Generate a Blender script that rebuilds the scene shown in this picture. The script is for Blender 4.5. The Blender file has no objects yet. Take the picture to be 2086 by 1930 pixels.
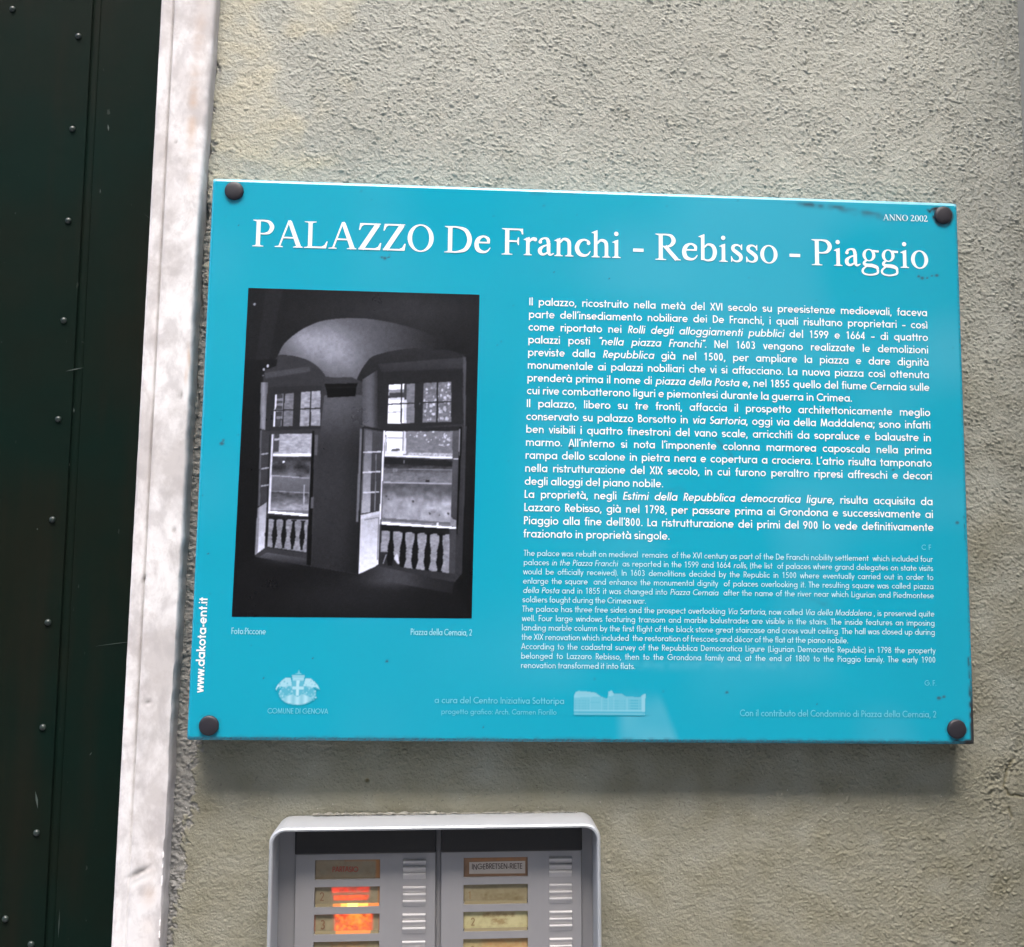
import bpy, math
import numpy as np

# ------------------------------------------------------------------ camera, sky, sun, exposure
scene = bpy.context.scene
COL = scene.collection
ZC = 1.72            # height of the sign's centre above the pavement
WALL_Y = 0.028       # front plane of the stuccoed wall (sign face is at y = 0)

cam_data = bpy.data.cameras.new("camera")
cam_data.sensor_fit = 'HORIZONTAL'
cam_data.sensor_width = 36.0
cam_data.lens = 36.0 * 2000.0 / 2086.0
cam_data.clip_start = 0.02
cam_data.clip_end = 500
cam = bpy.data.objects.new("camera", cam_data)
cam.location = (-0.09898, -0.75494, ZC - 0.0896)
cam.rotation_euler = (1.67208, -0.01409, -0.05164)
COL.objects.link(cam)
scene.camera = cam

SUN_EL = math.radians(58)
SUN_AZ = math.radians(2)
world = bpy.data.worlds.new("World")
scene.world = world
world.use_nodes = True
wn = world.node_tree
sky = wn.nodes.new("ShaderNodeTexSky")
sky.sky_type = 'NISHITA'
sky.sun_disc = False
sky.sun_elevation = SUN_EL
sky.sun_rotation = math.pi + SUN_AZ
sky.air_density = 0.6
sky.dust_density = 4.0
sky.ozone_density = 1.0
wn.nodes["Background"].inputs["Strength"].default_value = 0.15
wn.links.new(sky.outputs[0], wn.nodes["Background"].inputs["Color"])

sun_data = bpy.data.lights.new("sun", 'SUN')
sun_data.energy = 0.6
sun_data.angle = math.radians(30)
sun_data.color = (1.0, 0.985, 0.95)
sun = bpy.data.objects.new("sun", sun_data)
sun.rotation_euler = (math.radians(90) - SUN_EL, 0, -SUN_AZ)
sun.location = (0, -3, 8)
COL.objects.link(sun)

scene.view_settings.view_transform = 'Standard'
scene.view_settings.look = 'None'
scene.view_settings.gamma = 1.0
scene.view_settings.use_curve_mapping = False
scene.view_settings.exposure = 2.68
scene.cycles.use_denoising = True
scene.cycles.denoiser = 'OPENIMAGEDENOISE'
scene.cycles.denoising_input_passes = 'RGB_ALBEDO_NORMAL'
scene.cycles.denoising_prefilter = 'ACCURATE'

# ------------------------------------------------------------------ helpers
def tag(o, label=None, cat=None, group=None, kind=None):
    if label: o["label"] = label
    if cat: o["category"] = cat
    if group: o["group"] = group
    o["kind"] = kind or "thing"
    return o

def empty(name, loc, rot=(0, 0, 0)):
    o = bpy.data.objects.new(name, None)
    o.empty_display_size = 0.05
    o.location = loc
    o.rotation_euler = rot
    COL.objects.link(o)
    return o

class MB:
    """collects polygons and links them as one mesh object"""
    def __init__(self):
        self.v = []; self.f = []; self.m = []
    def poly(self, pts, mat=0):
        n = len(self.v)
        self.v += [tuple(p) for p in pts]
        self.f.append(tuple(range(n, n + len(pts))))
        self.m.append(mat)
    def box(self, x0, x1, y0, y1, z0, z1, mat=0):
        p = [(x0,y0,z0),(x1,y0,z0),(x1,y1,z0),(x0,y1,z0),(x0,y0,z1),(x1,y0,z1),(x1,y1,z1),(x0,y1,z1)]
        n = len(self.v); self.v += p
        for q in ((0,3,2,1),(4,5,6,7),(0,1,5,4),(1,2,6,5),(2,3,7,6),(3,0,4,7)):
            self.f.append(tuple(n + i for i in q)); self.m.append(mat)
    def rings(self, loops, mat=0, cap0=False, cap1=False, closed=True):
        n = len(self.v); k = len(loops[0])
        for l in loops: self.v += [tuple(p) for p in l]
        for a in range(len(loops) - 1):
            for i in range(k if closed else k - 1):
                j = (i + 1) % k
                self.f.append((n+a*k+i, n+a*k+j, n+(a+1)*k+j, n+(a+1)*k+i)); self.m.append(mat)
        if cap0: self.f.append(tuple(n + i for i in range(k))[::-1]); self.m.append(mat)
        if cap1: self.f.append(tuple(n + (len(loops)-1)*k + i for i in range(k))); self.m.append(mat)
    def build(self, name, mats, parent=None, smooth=False, bevel=0.0, loc=None):
        me = bpy.data.meshes.new(name)
        me.from_pydata(self.v, [], self.f)
        if not isinstance(mats, (list, tuple)): mats = [mats]
        for m in mats: me.materials.append(m)
        me.polygons.foreach_set("material_index", self.m)
        if smooth: me.polygons.foreach_set("use_smooth", [True] * len(self.f))
        me.update()
        o = bpy.data.objects.new(name, me)
        COL.objects.link(o)
        if parent: o.parent = parent
        if loc: o.location = loc
        if bevel:
            b = o.modifiers.new("bevel", 'BEVEL'); b.width = bevel; b.segments = 2
            b.limit_method = 'ANGLE'; b.angle_limit = math.radians(40)
        return o

def grid_mesh(name, X, Y, Z, attrs, mat, parent=None, keep=None, smooth=True, extra=None):
    """a sheet from 2-D arrays, with point colour attributes; built with foreach_set"""
    h, w = X.shape
    co = np.stack([X, Y, Z], -1).reshape(-1, 3).astype(np.float32)
    idx = np.arange(h * w).reshape(h, w)
    q = np.stack([idx[:-1,:-1], idx[:-1,1:], idx[1:,1:], idx[1:,:-1]], -1)
    q = (q[keep] if keep is not None else q).reshape(-1, 4).astype(np.int32)
    if extra is not None:                       # extra loose quads in the same mesh
        ev, ef = extra
        q = np.vstack([q, np.array(ef, np.int32) + len(co)])
        co = np.vstack([co, np.array(ev, np.float32)])
    me = bpy.data.meshes.new(name)
    me.vertices.add(len(co)); me.vertices.foreach_set("co", co.ravel())
    me.loops.add(q.size); me.loops.foreach_set("vertex_index", q.ravel())
    me.polygons.add(len(q))
    me.polygons.foreach_set("loop_start", np.arange(0, q.size, 4, dtype=np.int32))
    me.update(calc_edges=True)
    if smooth: me.polygons.foreach_set("use_smooth", np.ones(len(q), bool))
    for an, arr in (attrs or {}).items():
        a = me.color_attributes.new(an, 'FLOAT_COLOR', 'POINT')
        data = np.zeros((len(co), 4), np.float32); data[:, 3] = 1
        data[:h*w, :arr.shape[-1]] = arr.reshape(h*w, -1)
        a.data.foreach_set("color", data.ravel())
    me.materials.append(mat)
    me.validate()
    o = bpy.data.objects.new(name, me)
    COL.objects.link(o)
    if parent: o.parent = parent
    return o

class Nodes:
    """small wrapper for writing a node material"""
    def __init__(self, name):
        self.mat = bpy.data.materials.new(name); self.mat.use_nodes = True
        self.t = self.mat.node_tree
        self.b = self.t.nodes["Principled BSDF"]
        self.co = None
    def new(self, typ, **kw):
        n = self.t.nodes.new(typ)
        for k, v in kw.items(): setattr(n, k, v)
        return n
    def link(self, a, b): self.t.links.new(a, b)
    def coords(self):
        if self.co is None: self.co = self.new("ShaderNodeTexCoord").outputs["Object"]
        return self.co
    def mapped(self, scale, rot=(0,0,0)):
        m = self.new("ShaderNodeMapping")
        m.inputs["Scale"].default_value = scale; m.inputs["Rotation"].default_value = rot
        self.link(self.coords(), m.inputs["Vector"]); return m.outputs[0]
    def noise(self, scale, detail=4, rough=0.55, vec=None, dist=0.0):
        n = self.new("ShaderNodeTexNoise")
        n.inputs["Scale"].default_value = scale; n.inputs["Detail"].default_value = detail
        n.inputs["Roughness"].default_value = rough; n.inputs["Distortion"].default_value = dist
        self.link(vec if vec is not None else self.coords(), n.inputs["Vector"]); return n.outputs["Fac"]
    def ramp(self, fac, stops):
        r = self.new("ShaderNodeValToRGB"); e = r.color_ramp.elements
        while len(e) < len(stops): e.new(0.5)
        for el, (p, c) in zip(e, stops):
            el.position = p
            el.color = (c, c, c, 1) if not isinstance(c, (tuple, list)) else (*c, 1)
        self.link(fac, r.inputs[0]); return r.outputs[0]
    def mix(self, fac, a, b, blend='MIX'):
        m = self.new("ShaderNodeMix", data_type='RGBA', blend_type=blend)
        for s, v in ((m.inputs[0], fac), (m.inputs[6], a), (m.inputs[7], b)):
            if isinstance(v, (int, float)): s.default_value = v
            elif isinstance(v, (tuple, list)): s.default_value = (*v, 1)
            else: self.link(v, s)
        return m.outputs[2]
    def math(self, op, a, b=0.0):
        m = self.new("ShaderNodeMath", operation=op)
        for s, v in ((m.inputs[0], a), (m.inputs[1], b)):
            if isinstance(v, (int, float)): s.default_value = v
            else: self.link(v, s)
        return m.outputs[0]
    def attr(self, name):
        a = self.new("ShaderNodeAttribute"); a.attribute_name = name
        s = self.new("ShaderNodeSeparateColor"); self.link(a.outputs["Color"], s.inputs[0])
        return a.outputs["Color"], s.outputs
    def bump(self, height, strength=0.3, dist=0.001):
        b = self.new("ShaderNodeBump")
        b.inputs["Strength"].default_value = strength; b.inputs["Distance"].default_value = dist
        self.link(height, b.inputs["Height"]); self.link(b.outputs[0], self.b.inputs["Normal"])
    def out(self, color=None, rough=None, metal=None, spec=None):
        for k, v in (("Base Color", color), ("Roughness", rough), ("Metallic", metal), ("Specular IOR Level", spec)):
            if v is None: continue
            s = self.b.inputs[k]
            if isinstance(v, (tuple, list)): s.default_value = (*v, 1)
            elif isinstance(v, (int, float)): s.default_value = v
            else: self.link(v, s)
        return self.mat

def plain(name, color, rough=0.5, metal=0.0, var=0.12, scale=60, bump=0.0, spec=None):
    """one colour with slight mottling and uneven gloss"""
    n = Nodes(name)
    f = n.noise(scale, 5)
    c = n.mix(f, tuple(x * (1 - var) for x in color), tuple(min(1, x * (1 + var)) for x in color))
    r = n.math('ADD', n.math('MULTIPLY', n.noise(scale * 2.3, 3), 0.2), rough - 0.1)
    if bump: n.bump(n.noise(scale * 8, 3), bump, 0.0005)
    return n.out(c, r, metal, spec)

def fft_noise(h, w, step, wave, seed, angle=0.0, stretch=1.0, band=0.45):
    """band-limited random field (std 1) of the given wavelength in metres, drawn out along an angle"""
    rng = np.random.default_rng(seed)
    F = np.fft.rfft2(rng.standard_normal((h, w)))
    fy = np.fft.fftfreq(h, step)[:, None]; fx = np.fft.rfftfreq(w, step)[None, :]
    ca, sa = math.cos(angle), math.sin(angle)
    u = (fx * ca + fy * sa) * stretch; v = -fx * sa + fy * ca
    k = np.hypot(u, v) * wave
    F *= np.exp(-((np.log(np.maximum(k, 1e-6))) / band) ** 2 / 2)
    n = np.fft.irfft2(F, s=(h, w))
    return n / n.std()

def grains(h, w, step, count, seed, size, angle, spread, aspect):
    """relief of many separate little domed grains: 0 between them, up to about 1 on top"""
    rng = np.random.default_rng(seed)
    cx = rng.uniform(0, w, count); cy = rng.uniform(0, h, count)
    a = size / step * rng.lognormal(0, .28, count); b_ = a / (aspect * rng.lognormal(0, .2, count)); t = angle + rng.normal(0, spread, count)
    ht = np.clip(rng.lognormal(-.25, .45, count), .15, 2.2)
    out = np.zeros((h, w), np.float32); k = int(size / step * 1.9) + 1
    ix = cx.astype(int); iy = cy.astype(int); ct, s_t = np.cos(t), np.sin(t)
    for dy in range(-k, k + 1):
        for dx in range(-k, k + 1):
            x = ix + dx; y = iy + dy; ok = (x >= 0) & (x < w) & (y >= 0) & (y < h)
            u = x + .5 - cx; v = y + .5 - cy
            r2 = ((u*ct + v*s_t) / a) ** 2 + ((-u*s_t + v*ct) / b_) ** 2
            ok &= r2 < 1
            np.maximum.at(out, (y[ok], x[ok]), (ht[ok] * np.sqrt(1 - r2[ok])).astype(np.float32))
    return out

def smooth01(x, a, b):
    t = np.clip((x - a) / (b - a), 0, 1)
    return t * t * (3 - 2 * t)

# ------------------------------------------------------------------ ground and the unseen palace across the square
def mat_paving():
    n = Nodes("grey_stone_paving")
    br = n.new("ShaderNodeTexBrick")
    br.inputs["Scale"].default_value = 1.0
    br.inputs["Brick Width"].default_value = 0.6; br.inputs["Row Height"].default_value = 0.35
    br.inputs["Mortar Size"].default_value = 0.008
    br.inputs["Color1"].default_value = (.10, .098, .09, 1); br.inputs["Color2"].default_value = (.13, .125, .115, 1)
    br.inputs["Mortar"].default_value = (.06, .058, .05, 1)
    n.link(n.coords(), br.inputs["Vector"])
    return n.out(n.mix(n.noise(3, 6), (.5, .5, .5), br.outputs[0], 'MULTIPLY'), 0.75)
b = MB(); b.poly([(-60,-60,0),(60,-60,0),(60,60,0),(-60,60,0)])
tag(b.build("ground", mat_paving()), kind='structure')

def palace():
    root = empty("palace", (0, -7.5, 0))  # unseen; height and tones shaped for skylight and the sign's reflections
    tag(root, "tall pale ochre palace with shuttered windows across the square, unseen, shaped for the light", "building")
    ochre = plain("ochre_render", (.22, .19, .14), .85, var=.2, scale=1.2)
    frame = plain("pale_window_stone", (.42, .41, .38), .7, scale=8)
    glass = plain("dark_window_glass", (.03, .035, .04), .12, scale=5)
    cols = [(-.25 + 3.2 * k, 1.2) for k in range(-6, 7)]
    rows = [(1.0, 2.3), (4.2, 2.1), (7.0, 1.9), (9.7, 1.6)]
    xs = [-24.0]
    for c, w in cols: xs += [c - w/2, c + w/2]
    xs.append(24.0)
    zs = [0.0]
    for z, h in rows: zs += [z, z + h]
    zs.append(12.4)
    m = MB(); pale = plain("pale_cream_render", (.46, .44, .38), .85, var=.12, scale=1.2)  # paler upper floors, chosen to brighten reflections high on the sign
    for i in range(len(xs) - 1):
        for j in range(len(zs) - 1):
            x0, x1, z0, z1 = xs[i], xs[i+1], zs[j], zs[j+1]
            if i % 2 and j % 2:
                for q in (((x0,0,z0),(x0,-.2,z0),(x0,-.2,z1),(x0,0,z1)), ((x1,-.2,z0),(x1,0,z0),(x1,0,z1),(x1,-.2,z1)),
                          ((x0,-.2,z1),(x1,-.2,z1),(x1,0,z1),(x0,0,z1)), ((x0,0,z0),(x1,0,z0),(x1,-.2,z0),(x0,-.2,z0))): m.poly(q, int(z0 > 3.2))
            else:
                m.poly([(x1,0,z0),(x0,0,z0),(x0,0,z1),(x1,0,z1)], int(z0 > 3.2))
    m.poly([(-13,0,9.6),(13,0,9.6),(13,-8,9.6),(-13,-8,9.6)])
    m.poly([(-13,0,0),(-13,-8,0),(-13,-8,9.6),(-13,0,9.6)]); m.poly([(13,-8,0),(13,0,0),(13,0,9.6),(13,-8,9.6)])
    m.poly([(-13,-8,0),(13,-8,0),(13,-8,9.6),(-13,-8,9.6)])
    m.build("wall", [ochre, pale], root)
    c = MB(); c.box(-24.2, 24.2, 0.003, .45, 11.9, 12.42); c.build("cornice", frame, root)
    for cx, w in cols:
        for z, h in rows:
            g = MB()
            x0, x1, z0, z1 = cx - w/2 + .004, cx + w/2 - .004, z + .004, z + h - .004
            for q in ((x0,x0+.09,z0,z1),(x1-.09,x1,z0,z1),(x0+.09,x1-.09,z1-.09,z1),(x0+.09,x1-.09,z0,z0+.12),
                      (cx-.04,cx+.04,z0+.12,z1-.09)): g.box(q[0],q[1],-.17,-.10,q[2],q[3])
            wdw = g.build("window", frame, root)
            p = MB(); p.poly([(x1,-.14,z0),(x0,-.14,z0),(x0,-.14,z1),(x1,-.14,z1)]); p.build("pane", glass, wdw)
            s = MB(); s.box(cx-w/2-.1, cx+w/2+.1, .003, .14, z-.1, z-.003); s.build("sill", frame, wdw)
palace()

# ------------------------------------------------------------------ the stuccoed house wall
def mat_stucco():
    n = Nodes("roughcast_stucco")
    col, ch = n.attr("wear_and_light")
    big = n.ramp(n.noise(7, 4), [(.35, 0), (.65, 1)])
    base = n.mix(big, (.350, .357, .312), (.400, .407, .357))
    mid = n.ramp(n.noise(45, 5, .6), [(.3, 0), (.7, 1)])
    base = n.mix(n.math('MULTIPLY', mid, .35), base, (.30, .295, .25))
    base = n.mix(n.math('MULTIPLY', ch[1], .6), base, (.50, .465, .345))                   # yellowed patches beside the jamb
    base = n.mix(ch[2], base, (.170, .153, .088))                  # brown-green grime, with the wall's downward light falloff painted in
    base = n.mix(ch[0], base, (.27, .265, .245))                    # bare mortar along the marble
    speck = n.ramp(n.noise(520, 2, .5), [(.66, 0), (.74, 1)])
    base = n.mix(n.math('MULTIPLY', speck, .60), base, (.11, .10, .08))
    speck2 = n.ramp(n.noise(300, 2, .5, n.mapped((1, 1, 1.5), (0, .6, 0))), [(.64, 0), (.72, 1)])
    base = n.mix(n.math('MULTIPLY', speck2, .30), base, (.13, .12, .095))
    lite = n.ramp(n.noise(430, 2, .5, n.mapped((1,1,1.3))), [(.70, 0), (.78, 1)])
    base = n.mix(n.math('MULTIPLY', lite, .60), base, (.64, .63, .57))
    h = n.math('ADD', n.noise(700, 3, .6), n.math('MULTIPLY', n.noise(260, 2), .8))
    n.bump(h, .55, .0012)
    return n.out(base, .93, spec=.15)
STUCCO = mat_stucco()

def house_wall():
    x0, x1, z0, z1 = -.316, .400, -.44, .47          # the finely modelled stretch, relative to ZC
    st = .0006
    w = int((x1 - x0) / st) + 1; h = int((z1 - z0) / st) + 1
    xs = np.linspace(x0, x1, w); zs = np.linspace(z0, z1, h)
    X, Z = np.meshgrid(xs, zs)
    n1 = fft_noise(h, w, st, .0026, 1, -.62, 1.5, .6)
    n2 = fft_noise(h, w, st, .0075, 2, -.5, 1.5)
    n3 = fft_noise(h, w, st, .03, 3, -.3, 1.3)
    n4 = fft_noise(h, w, st, .11, 4)
    n5 = fft_noise(h, w, st, .05, 5)
    low = smooth01(-Z + .04 * n4, .02, .24)
    ga = grains(h, w, st, 82000, 1, .00140, -.60, .32, 1.75); gb = grains(h, w, st, 72000, 2, .00140, .12, .45, 1.6)
    gs = grains(h, w, st, 40000, 3, .0010, -.3, .8, 1.3)
    g = np.maximum(ga * (1 - low) + gb * low, .6 * gs)
    # quieter trowelled plaster between sign and intercom, rougher to the right and above
    calm = smooth01(-Z, .20, .26) * (1 - smooth01(X, .06, .28)) * .62
    yellow_zone = smooth01(-X + .02 * n4 + .018 * n5, .20, .285) * smooth01(Z + .03 * n4, -.02, .16)
    patch = np.clip(.92 + .13 * n5 + .11 * n3, .35, 1.3)
    amp = .00056 * patch * (1 - calm) * (1 - .5 * yellow_zone) * (1 + .2 * smooth01(X, .15, .35)) * (1 - .25 * low)
    d = amp * (g - .45) + .00007 * n1 + .00007 * n2 + .00006 * n3 * (1 - .5 * calm) + .0002 * n4
    # bare mortar joint along the marble: hollow, crumbling, wider behind the sign
    zz = Z
    jw = .0045 + .0125 * smooth01(-zz, -.30, -.02) * (1 - .75 * smooth01(-zz, .24, .33))
    edge = x0 + jw + .0016 * n2 + .0022 * n5 + .0006 * n1
    mort = 1 - smooth01(X - edge, -.0009, .0012)
    d = d * (1 - mort) + mort * (-.0016 + .00025 * n2 + .0009 * g)
    crack = np.exp(-((X - (x0 + .0035 + .0012 * n5)) / .0011) ** 2) * smooth01(Z + .03 * n4, -.1, .25)
    d -= .006 * crack
    # broken edge of the render at the right, low down
    br = np.exp(-(((X - .338 + .012 * n4) / .012) ** 2 + ((Z + .245 + .01 * n5) / .055) ** 2))
    d += br * (.0007 * g - .0006 * np.abs(n2) - .0005 * np.abs(n5))
    # crack through the broken patch, a drilled hole and a few pale flecks
    def dpath(P):
        q_ = np.full(X.shape, 9.0)
        for (a, b_), (c, e) in zip(P[:-1], P[1:]):
            L = (c-a)**2 + (e-b_)**2; t = np.clip(((X-a)*(c-a) + (Z-b_)*(e-b_)) / L, 0, 1)
            q_ = np.minimum(q_, np.hypot(X-a-t*(c-a) + .0009*n5, Z-b_-t*(e-b_) + .0009*n2*.5))
        return q_
    line = np.exp(-(dpath([(.3468,-.2312),(.3382,-.2469),(.3363,-.2534),(.3409,-.2599),(.3525,-.2614)]) / .0011) ** 2) + np.exp(-(dpath([(.3405,-.2705),(.341,-.277)]) / .0012) ** 2)
    line += .6 * np.exp(-(dpath([(.300,.330),(.311,.318),(.324,.312)]) / .0006) ** 2)
    d -= .0014 * np.minimum(line, 1)
    hole = np.exp(-((X + .1682)**2 + (Z + .2502)**2) / .0013**2); d -= .002 * hole
    # shallow settling at the pilaster
    fade = smooth01(X, x0 + .0, x0 + .001)
    rim = np.minimum(smooth01(Z, z0, z0 + .02), 1 - smooth01(Z, z1 - .02, z1))
    d = d * rim * fade
    yel = np.clip(yellow_zone * (.75 + .25 * n3) , 0, 1) * (1 - mort)
    grime_shade = np.clip(smooth01(-Z + .05 * n4, -.30, .34) * .66 + .04 * n5 + .02 * n3 - .06, 0, 1)  # darker downwards: light falloff put into the colour along with real soiling
    grime_shade = np.maximum(grime_shade, .5 * np.clip(br * 1.5, 0, 1))
    grime_shade = np.clip(grime_shade + .3 * np.minimum(line, 1) + .8 * hole, 0, 1)
    for fx, fz, fq in ((.238,-.365,.0016),(.2501,-.3514,.0010),(.2356,-.3499,.0012),(-.262,-.345,.0008),(-.01,-.34,.0007),(.12,-.33,.0008)):
        d += .0006 * np.exp(-(((X-fx)/fq)**2 + ((Z-fz)/fq)**2)**2)
    A = np.stack([np.clip(mort, 0, 1), yel, grime_shade], -1)
    ev = []; ef = []
    def q(a, b, c, e):
        n = len(ev)
        ev.extend([(a, WALL_Y, c), (b, WALL_Y, c), (b, WALL_Y, e), (a, WALL_Y, e)]); ef.append((n, n+1, n+2, n+3))
    q(x0, x1, 0, ZC + z0); q(x0, x1, ZC + z1, 12); q(x1, 6, 0, 12)
    q(-1.394, x0, 2.75, 12); q(-6, -1.394, 0, 12)
    def box(a, b, c, e, f, g_):
        n = len(ev)
        ev.extend([(a,c,f),(b,c,f),(b,e,f),(a,e,f),(a,c,g_),(b,c,g_),(b,e,g_),(a,e,g_)])
        for k in ((0,3,2,1),(4,5,6,7),(1,2,6,5),(2,3,7,6),(3,0,4,7)): ef.append(tuple(n + i for i in k))
    box(x0, 6, WALL_Y + .012, .6, 0, 12); box(-6, -1.394, WALL_Y + .012, .6, 0, 12); box(-1.394 + .001, x0 - .001, WALL_Y + .012, .6, 2.751, 12)
    o = grid_mesh("house_wall", X, WALL_Y - d, Z + ZC, {"wear_and_light": A}, STUCCO, extra=(ev, ef),
                  keep=~((np.abs(X[:-1,:-1]) < .235) & (np.abs(Z[:-1,:-1] + .01) < .15)))
    tag(o, "rough beige stucco wall of the palace behind the turquoise sign", "wall")
house_wall()

# ------------------------------------------------------------------ smooth grey pilaster at the right margin
def pilaster():
    n = Nodes("grey_render"); f = n.noise(9, 6)
    c = n.mix(f, (.275, .272, .238), (.345, .34, .298))
    n.bump(n.noise(220, 4), .3, .0006); m = n.out(c, .85, spec=.2)
    b = MB(); r = .012; x0, x1, y0, y1 = .3735, .62, WALL_Y - .20, WALL_Y + .01
    prof = [(x0, y1)]
    for k in range(7):
        a = math.pi + k / 6 * math.pi / 2
        prof.append((x0 + r + r * math.cos(a), y0 + r + r * math.sin(a)))
    prof += [(x1, y0), (x1, y1)]
    b.rings([[(x, y, z) for x, y in prof] for z in (0.0, 12.0)], closed=False)
    o = b.build("pilaster", m, smooth=False)
    tag(o, "smooth grey pilaster projecting at the wall's right margin", "pilaster")
pilaster()

# ------------------------------------------------------------------ marble door surround
def mat_marble():
    n = Nodes("veined_white_marble")
    v = n.mapped((1, 1, .62), (0, .30, 0))
    a = n.noise(62, 6, .6, v, .35)
    vein = n.ramp(n.noise(24, 4, .5, n.mapped((1, 1, .7), (0, .6, 0)), .5), [(.465, 0), (.495, 1), (.525, 0)])
    blot = n.ramp(a, [(.47, 0), (.61, 1)])
    cloud = n.ramp(n.noise(19, 6, .62, n.mapped((1, 1, .75), (0, -.3, 0)), .3), [(.45, 0), (.58, 1)])
    c = n.mix(n.math('MULTIPLY', cloud, .9), (.755, .735, .725), (.51, .48, .465))
    c = n.mix(n.math('MULTIPLY', blot, .52), c, (.40, .375, .37))
    c = n.mix(n.math('MULTIPLY', vein, .10), c, (.38, .36, .355))
    fine = n.ramp(n.noise(120, 4, .65, n.mapped((1, 1, .85)), .2), [(.54, 0), (.70, 1)])
    c = n.mix(n.math('MULTIPLY', fine, .35), c, (.42, .38, .36))
    col, ch = n.attr("stain")
    c = n.mix(ch[0], c, (.50, .33, .21))         # rusty brown run
    c = n.mix(ch[1], c, (.20, .19, .18))         # darker tone in grooves, chips, spots and the right side face
    c = n.mix(ch[2], c, (.74, .73, .71))         # freshly broken marble
    n.bump(n.noise(160, 5, .6), .18, .0006)
    return n.out(c, n.math('ADD', n.math('MULTIPLY', a, .3), .35), spec=.35)
MARBLE = mat_marble()

def door_frame():
    root = empty("door_frame", (-.85, WALL_Y, 0))
    tag(root, "veined white marble door surround with a grooved edge left of the sign", "door frame")
    yf = WALL_Y - .015
    prof = [(-.3520, .20), (-.3520, yf + .0045), (-.3515, yf + .0030), (-.3500, yf + .0022)]
    prof += [(x, yf + .0022) for x in np.linspace(-.3485, -.3425, 5)]
    prof += [(-.3418, yf + .0030), (-.3412, yf + .0040), (-.3406, yf + .0034), (-.3400, yf + .0008), (-.3392, yf)]
    prof += [(x, yf) for x in np.linspace(-.3380, -.3145, 20)]
    prof += [(-.3135, yf + .0004), (-.3128, yf + .0016), (-.3124, yf + .0035), (-.3122, yf + .0060),(-.3121, yf + .0100), (-.3120, WALL_Y + .012)]
    P = np.array(prof)
    zs = np.concatenate([[0, .4, .8, 1.1], np.arange(1.20, 2.32, .0022), [2.4, 2.6, 2.7]])
    H, W = len(zs), len(P)
    X = np.repeat(P[None, :, 0], H, 0); Y = np.repeat(P[None, :, 1], H, 0); Z = np.repeat(zs[:, None], W, 1)
    rng = np.random.default_rng(8)
    zr = Z - ZC
    na = np.interp(zs, np.linspace(0, 2.7, 400), np.convolve(rng.standard_normal(420), np.ones(21) / 21, 'valid'))[:, None]
    nb = np.interp(zs, np.linspace(0, 2.7, 1500), np.convolve(rng.standard_normal(1504), np.ones(5) / 5, 'valid'))[:, None]
    right = smooth01(X, -.316, -.3128); left = 1 - smooth01(X, -.351, -.348)
    X = X - right * (.0010 + .0022 * np.maximum(na + .2, 0) + .0006 * nb) * smooth01(-zr, -.4, .3) + left * .0001 * nb
    Y = Y + right * .0008 * np.maximum(nb, 0)
    # the right arris is more worn towards the bottom
    X = X - right * .0022 * smooth01(-zr, .10, .34) + right * .0045 * smooth01(zr, .16, .38)
    groove_fade = 1 - smooth01(-zr, .24, .34)
    gm = np.exp(-((X + .3412) / .0009) ** 2)
    Y = Y - gm * .0022 * (1 - groove_fade)
    # chips: (x, z rel, rx, rz, depth)
    stain = np.zeros(X.shape + (3,))
    def spot(x, z, rx, rz, rot=0.0):
        u = (X - x) * math.cos(rot) + (zr - z) * math.sin(rot); v = -(X - x) * math.sin(rot) + (zr - z) * math.cos(rot)
        return np.exp(-((u / rx) ** 2 + (v / rz) ** 2) * 1.4)
    for x, z, rx, rz, dep, rot in ((-.3335, -.3145, .0105, .0016, .0018, .45), (-.3415, -.098, .0018, .004, .001, -.5), (-.320, -.06, .0012, .002, .0008, 0),
                                   (-.3195, .045, .0012, .0035, .0008, 0), (-.333, -.190, .0026, .0012, .001, 0), (-.3335, .250, .0013, .0018, .0008, .4)):
        s = spot(x, z, rx, rz, rot); Y = Y + dep * s; stain[..., 1] += .75 * s
    s = spot(-.3330, -.3205, .0120, .0026, .45); stain[..., 2] += s; Y = Y + .0006 * s
    stain[..., 1] += .42 * gm * groove_fade * (.6 + .4 * smooth01(nb, -1, .6))
    stain[..., 1] += .35 * right * smooth01(P[None, :, 1] * np.ones_like(X), yf + .002, yf + .006)
    def nz(s): return np.clip(.7 + .6 * nb + .5 * na, 0, 1.3) * s
    stain[..., 0] += .55 * nz(spot(-.3215, .285, .0042, .055)) + .30 * nz(spot(-.318, .345, .005, .05)) + .25 * nz(spot(-.3195, .215, .004, .03))
    stain[..., 0] += .7 * spot(-.3150, .075, .0014, .010, .1) + .5 * spot(-.3165, .06, .0012, .008) + .35 * nz(spot(-.325, -.34, .006, .05))
    stain[..., 1] += .22 * nz(spot(-.332, -.215, .02, .007, .2)) + .15 * nz(spot(-.326, -.03, .005, .025))
    o = grid_mesh("jamb", X, Y, Z, {"stain": np.clip(stain, 0, 1)}, MARBLE, None)
    o.parent = root; o.matrix_parent_inverse = root.matrix_basis.inverted()
    b = MB(); b.box(-1.394, -1.354, yf + .001, .20, 0, 2.70); j = b.build("jamb", MARBLE, None, bevel=.002)
    j.parent = root; j.matrix_parent_inverse = root.matrix_basis.inverted()
    b = MB(); b.box(-1.40, -.306, yf - .001, .20, 2.7005, 2.76); j = b.build("lintel", MARBLE, None, bevel=.002)
    j.parent = root; j.matrix_parent_inverse = root.matrix_basis.inverted()
door_frame()

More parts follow.
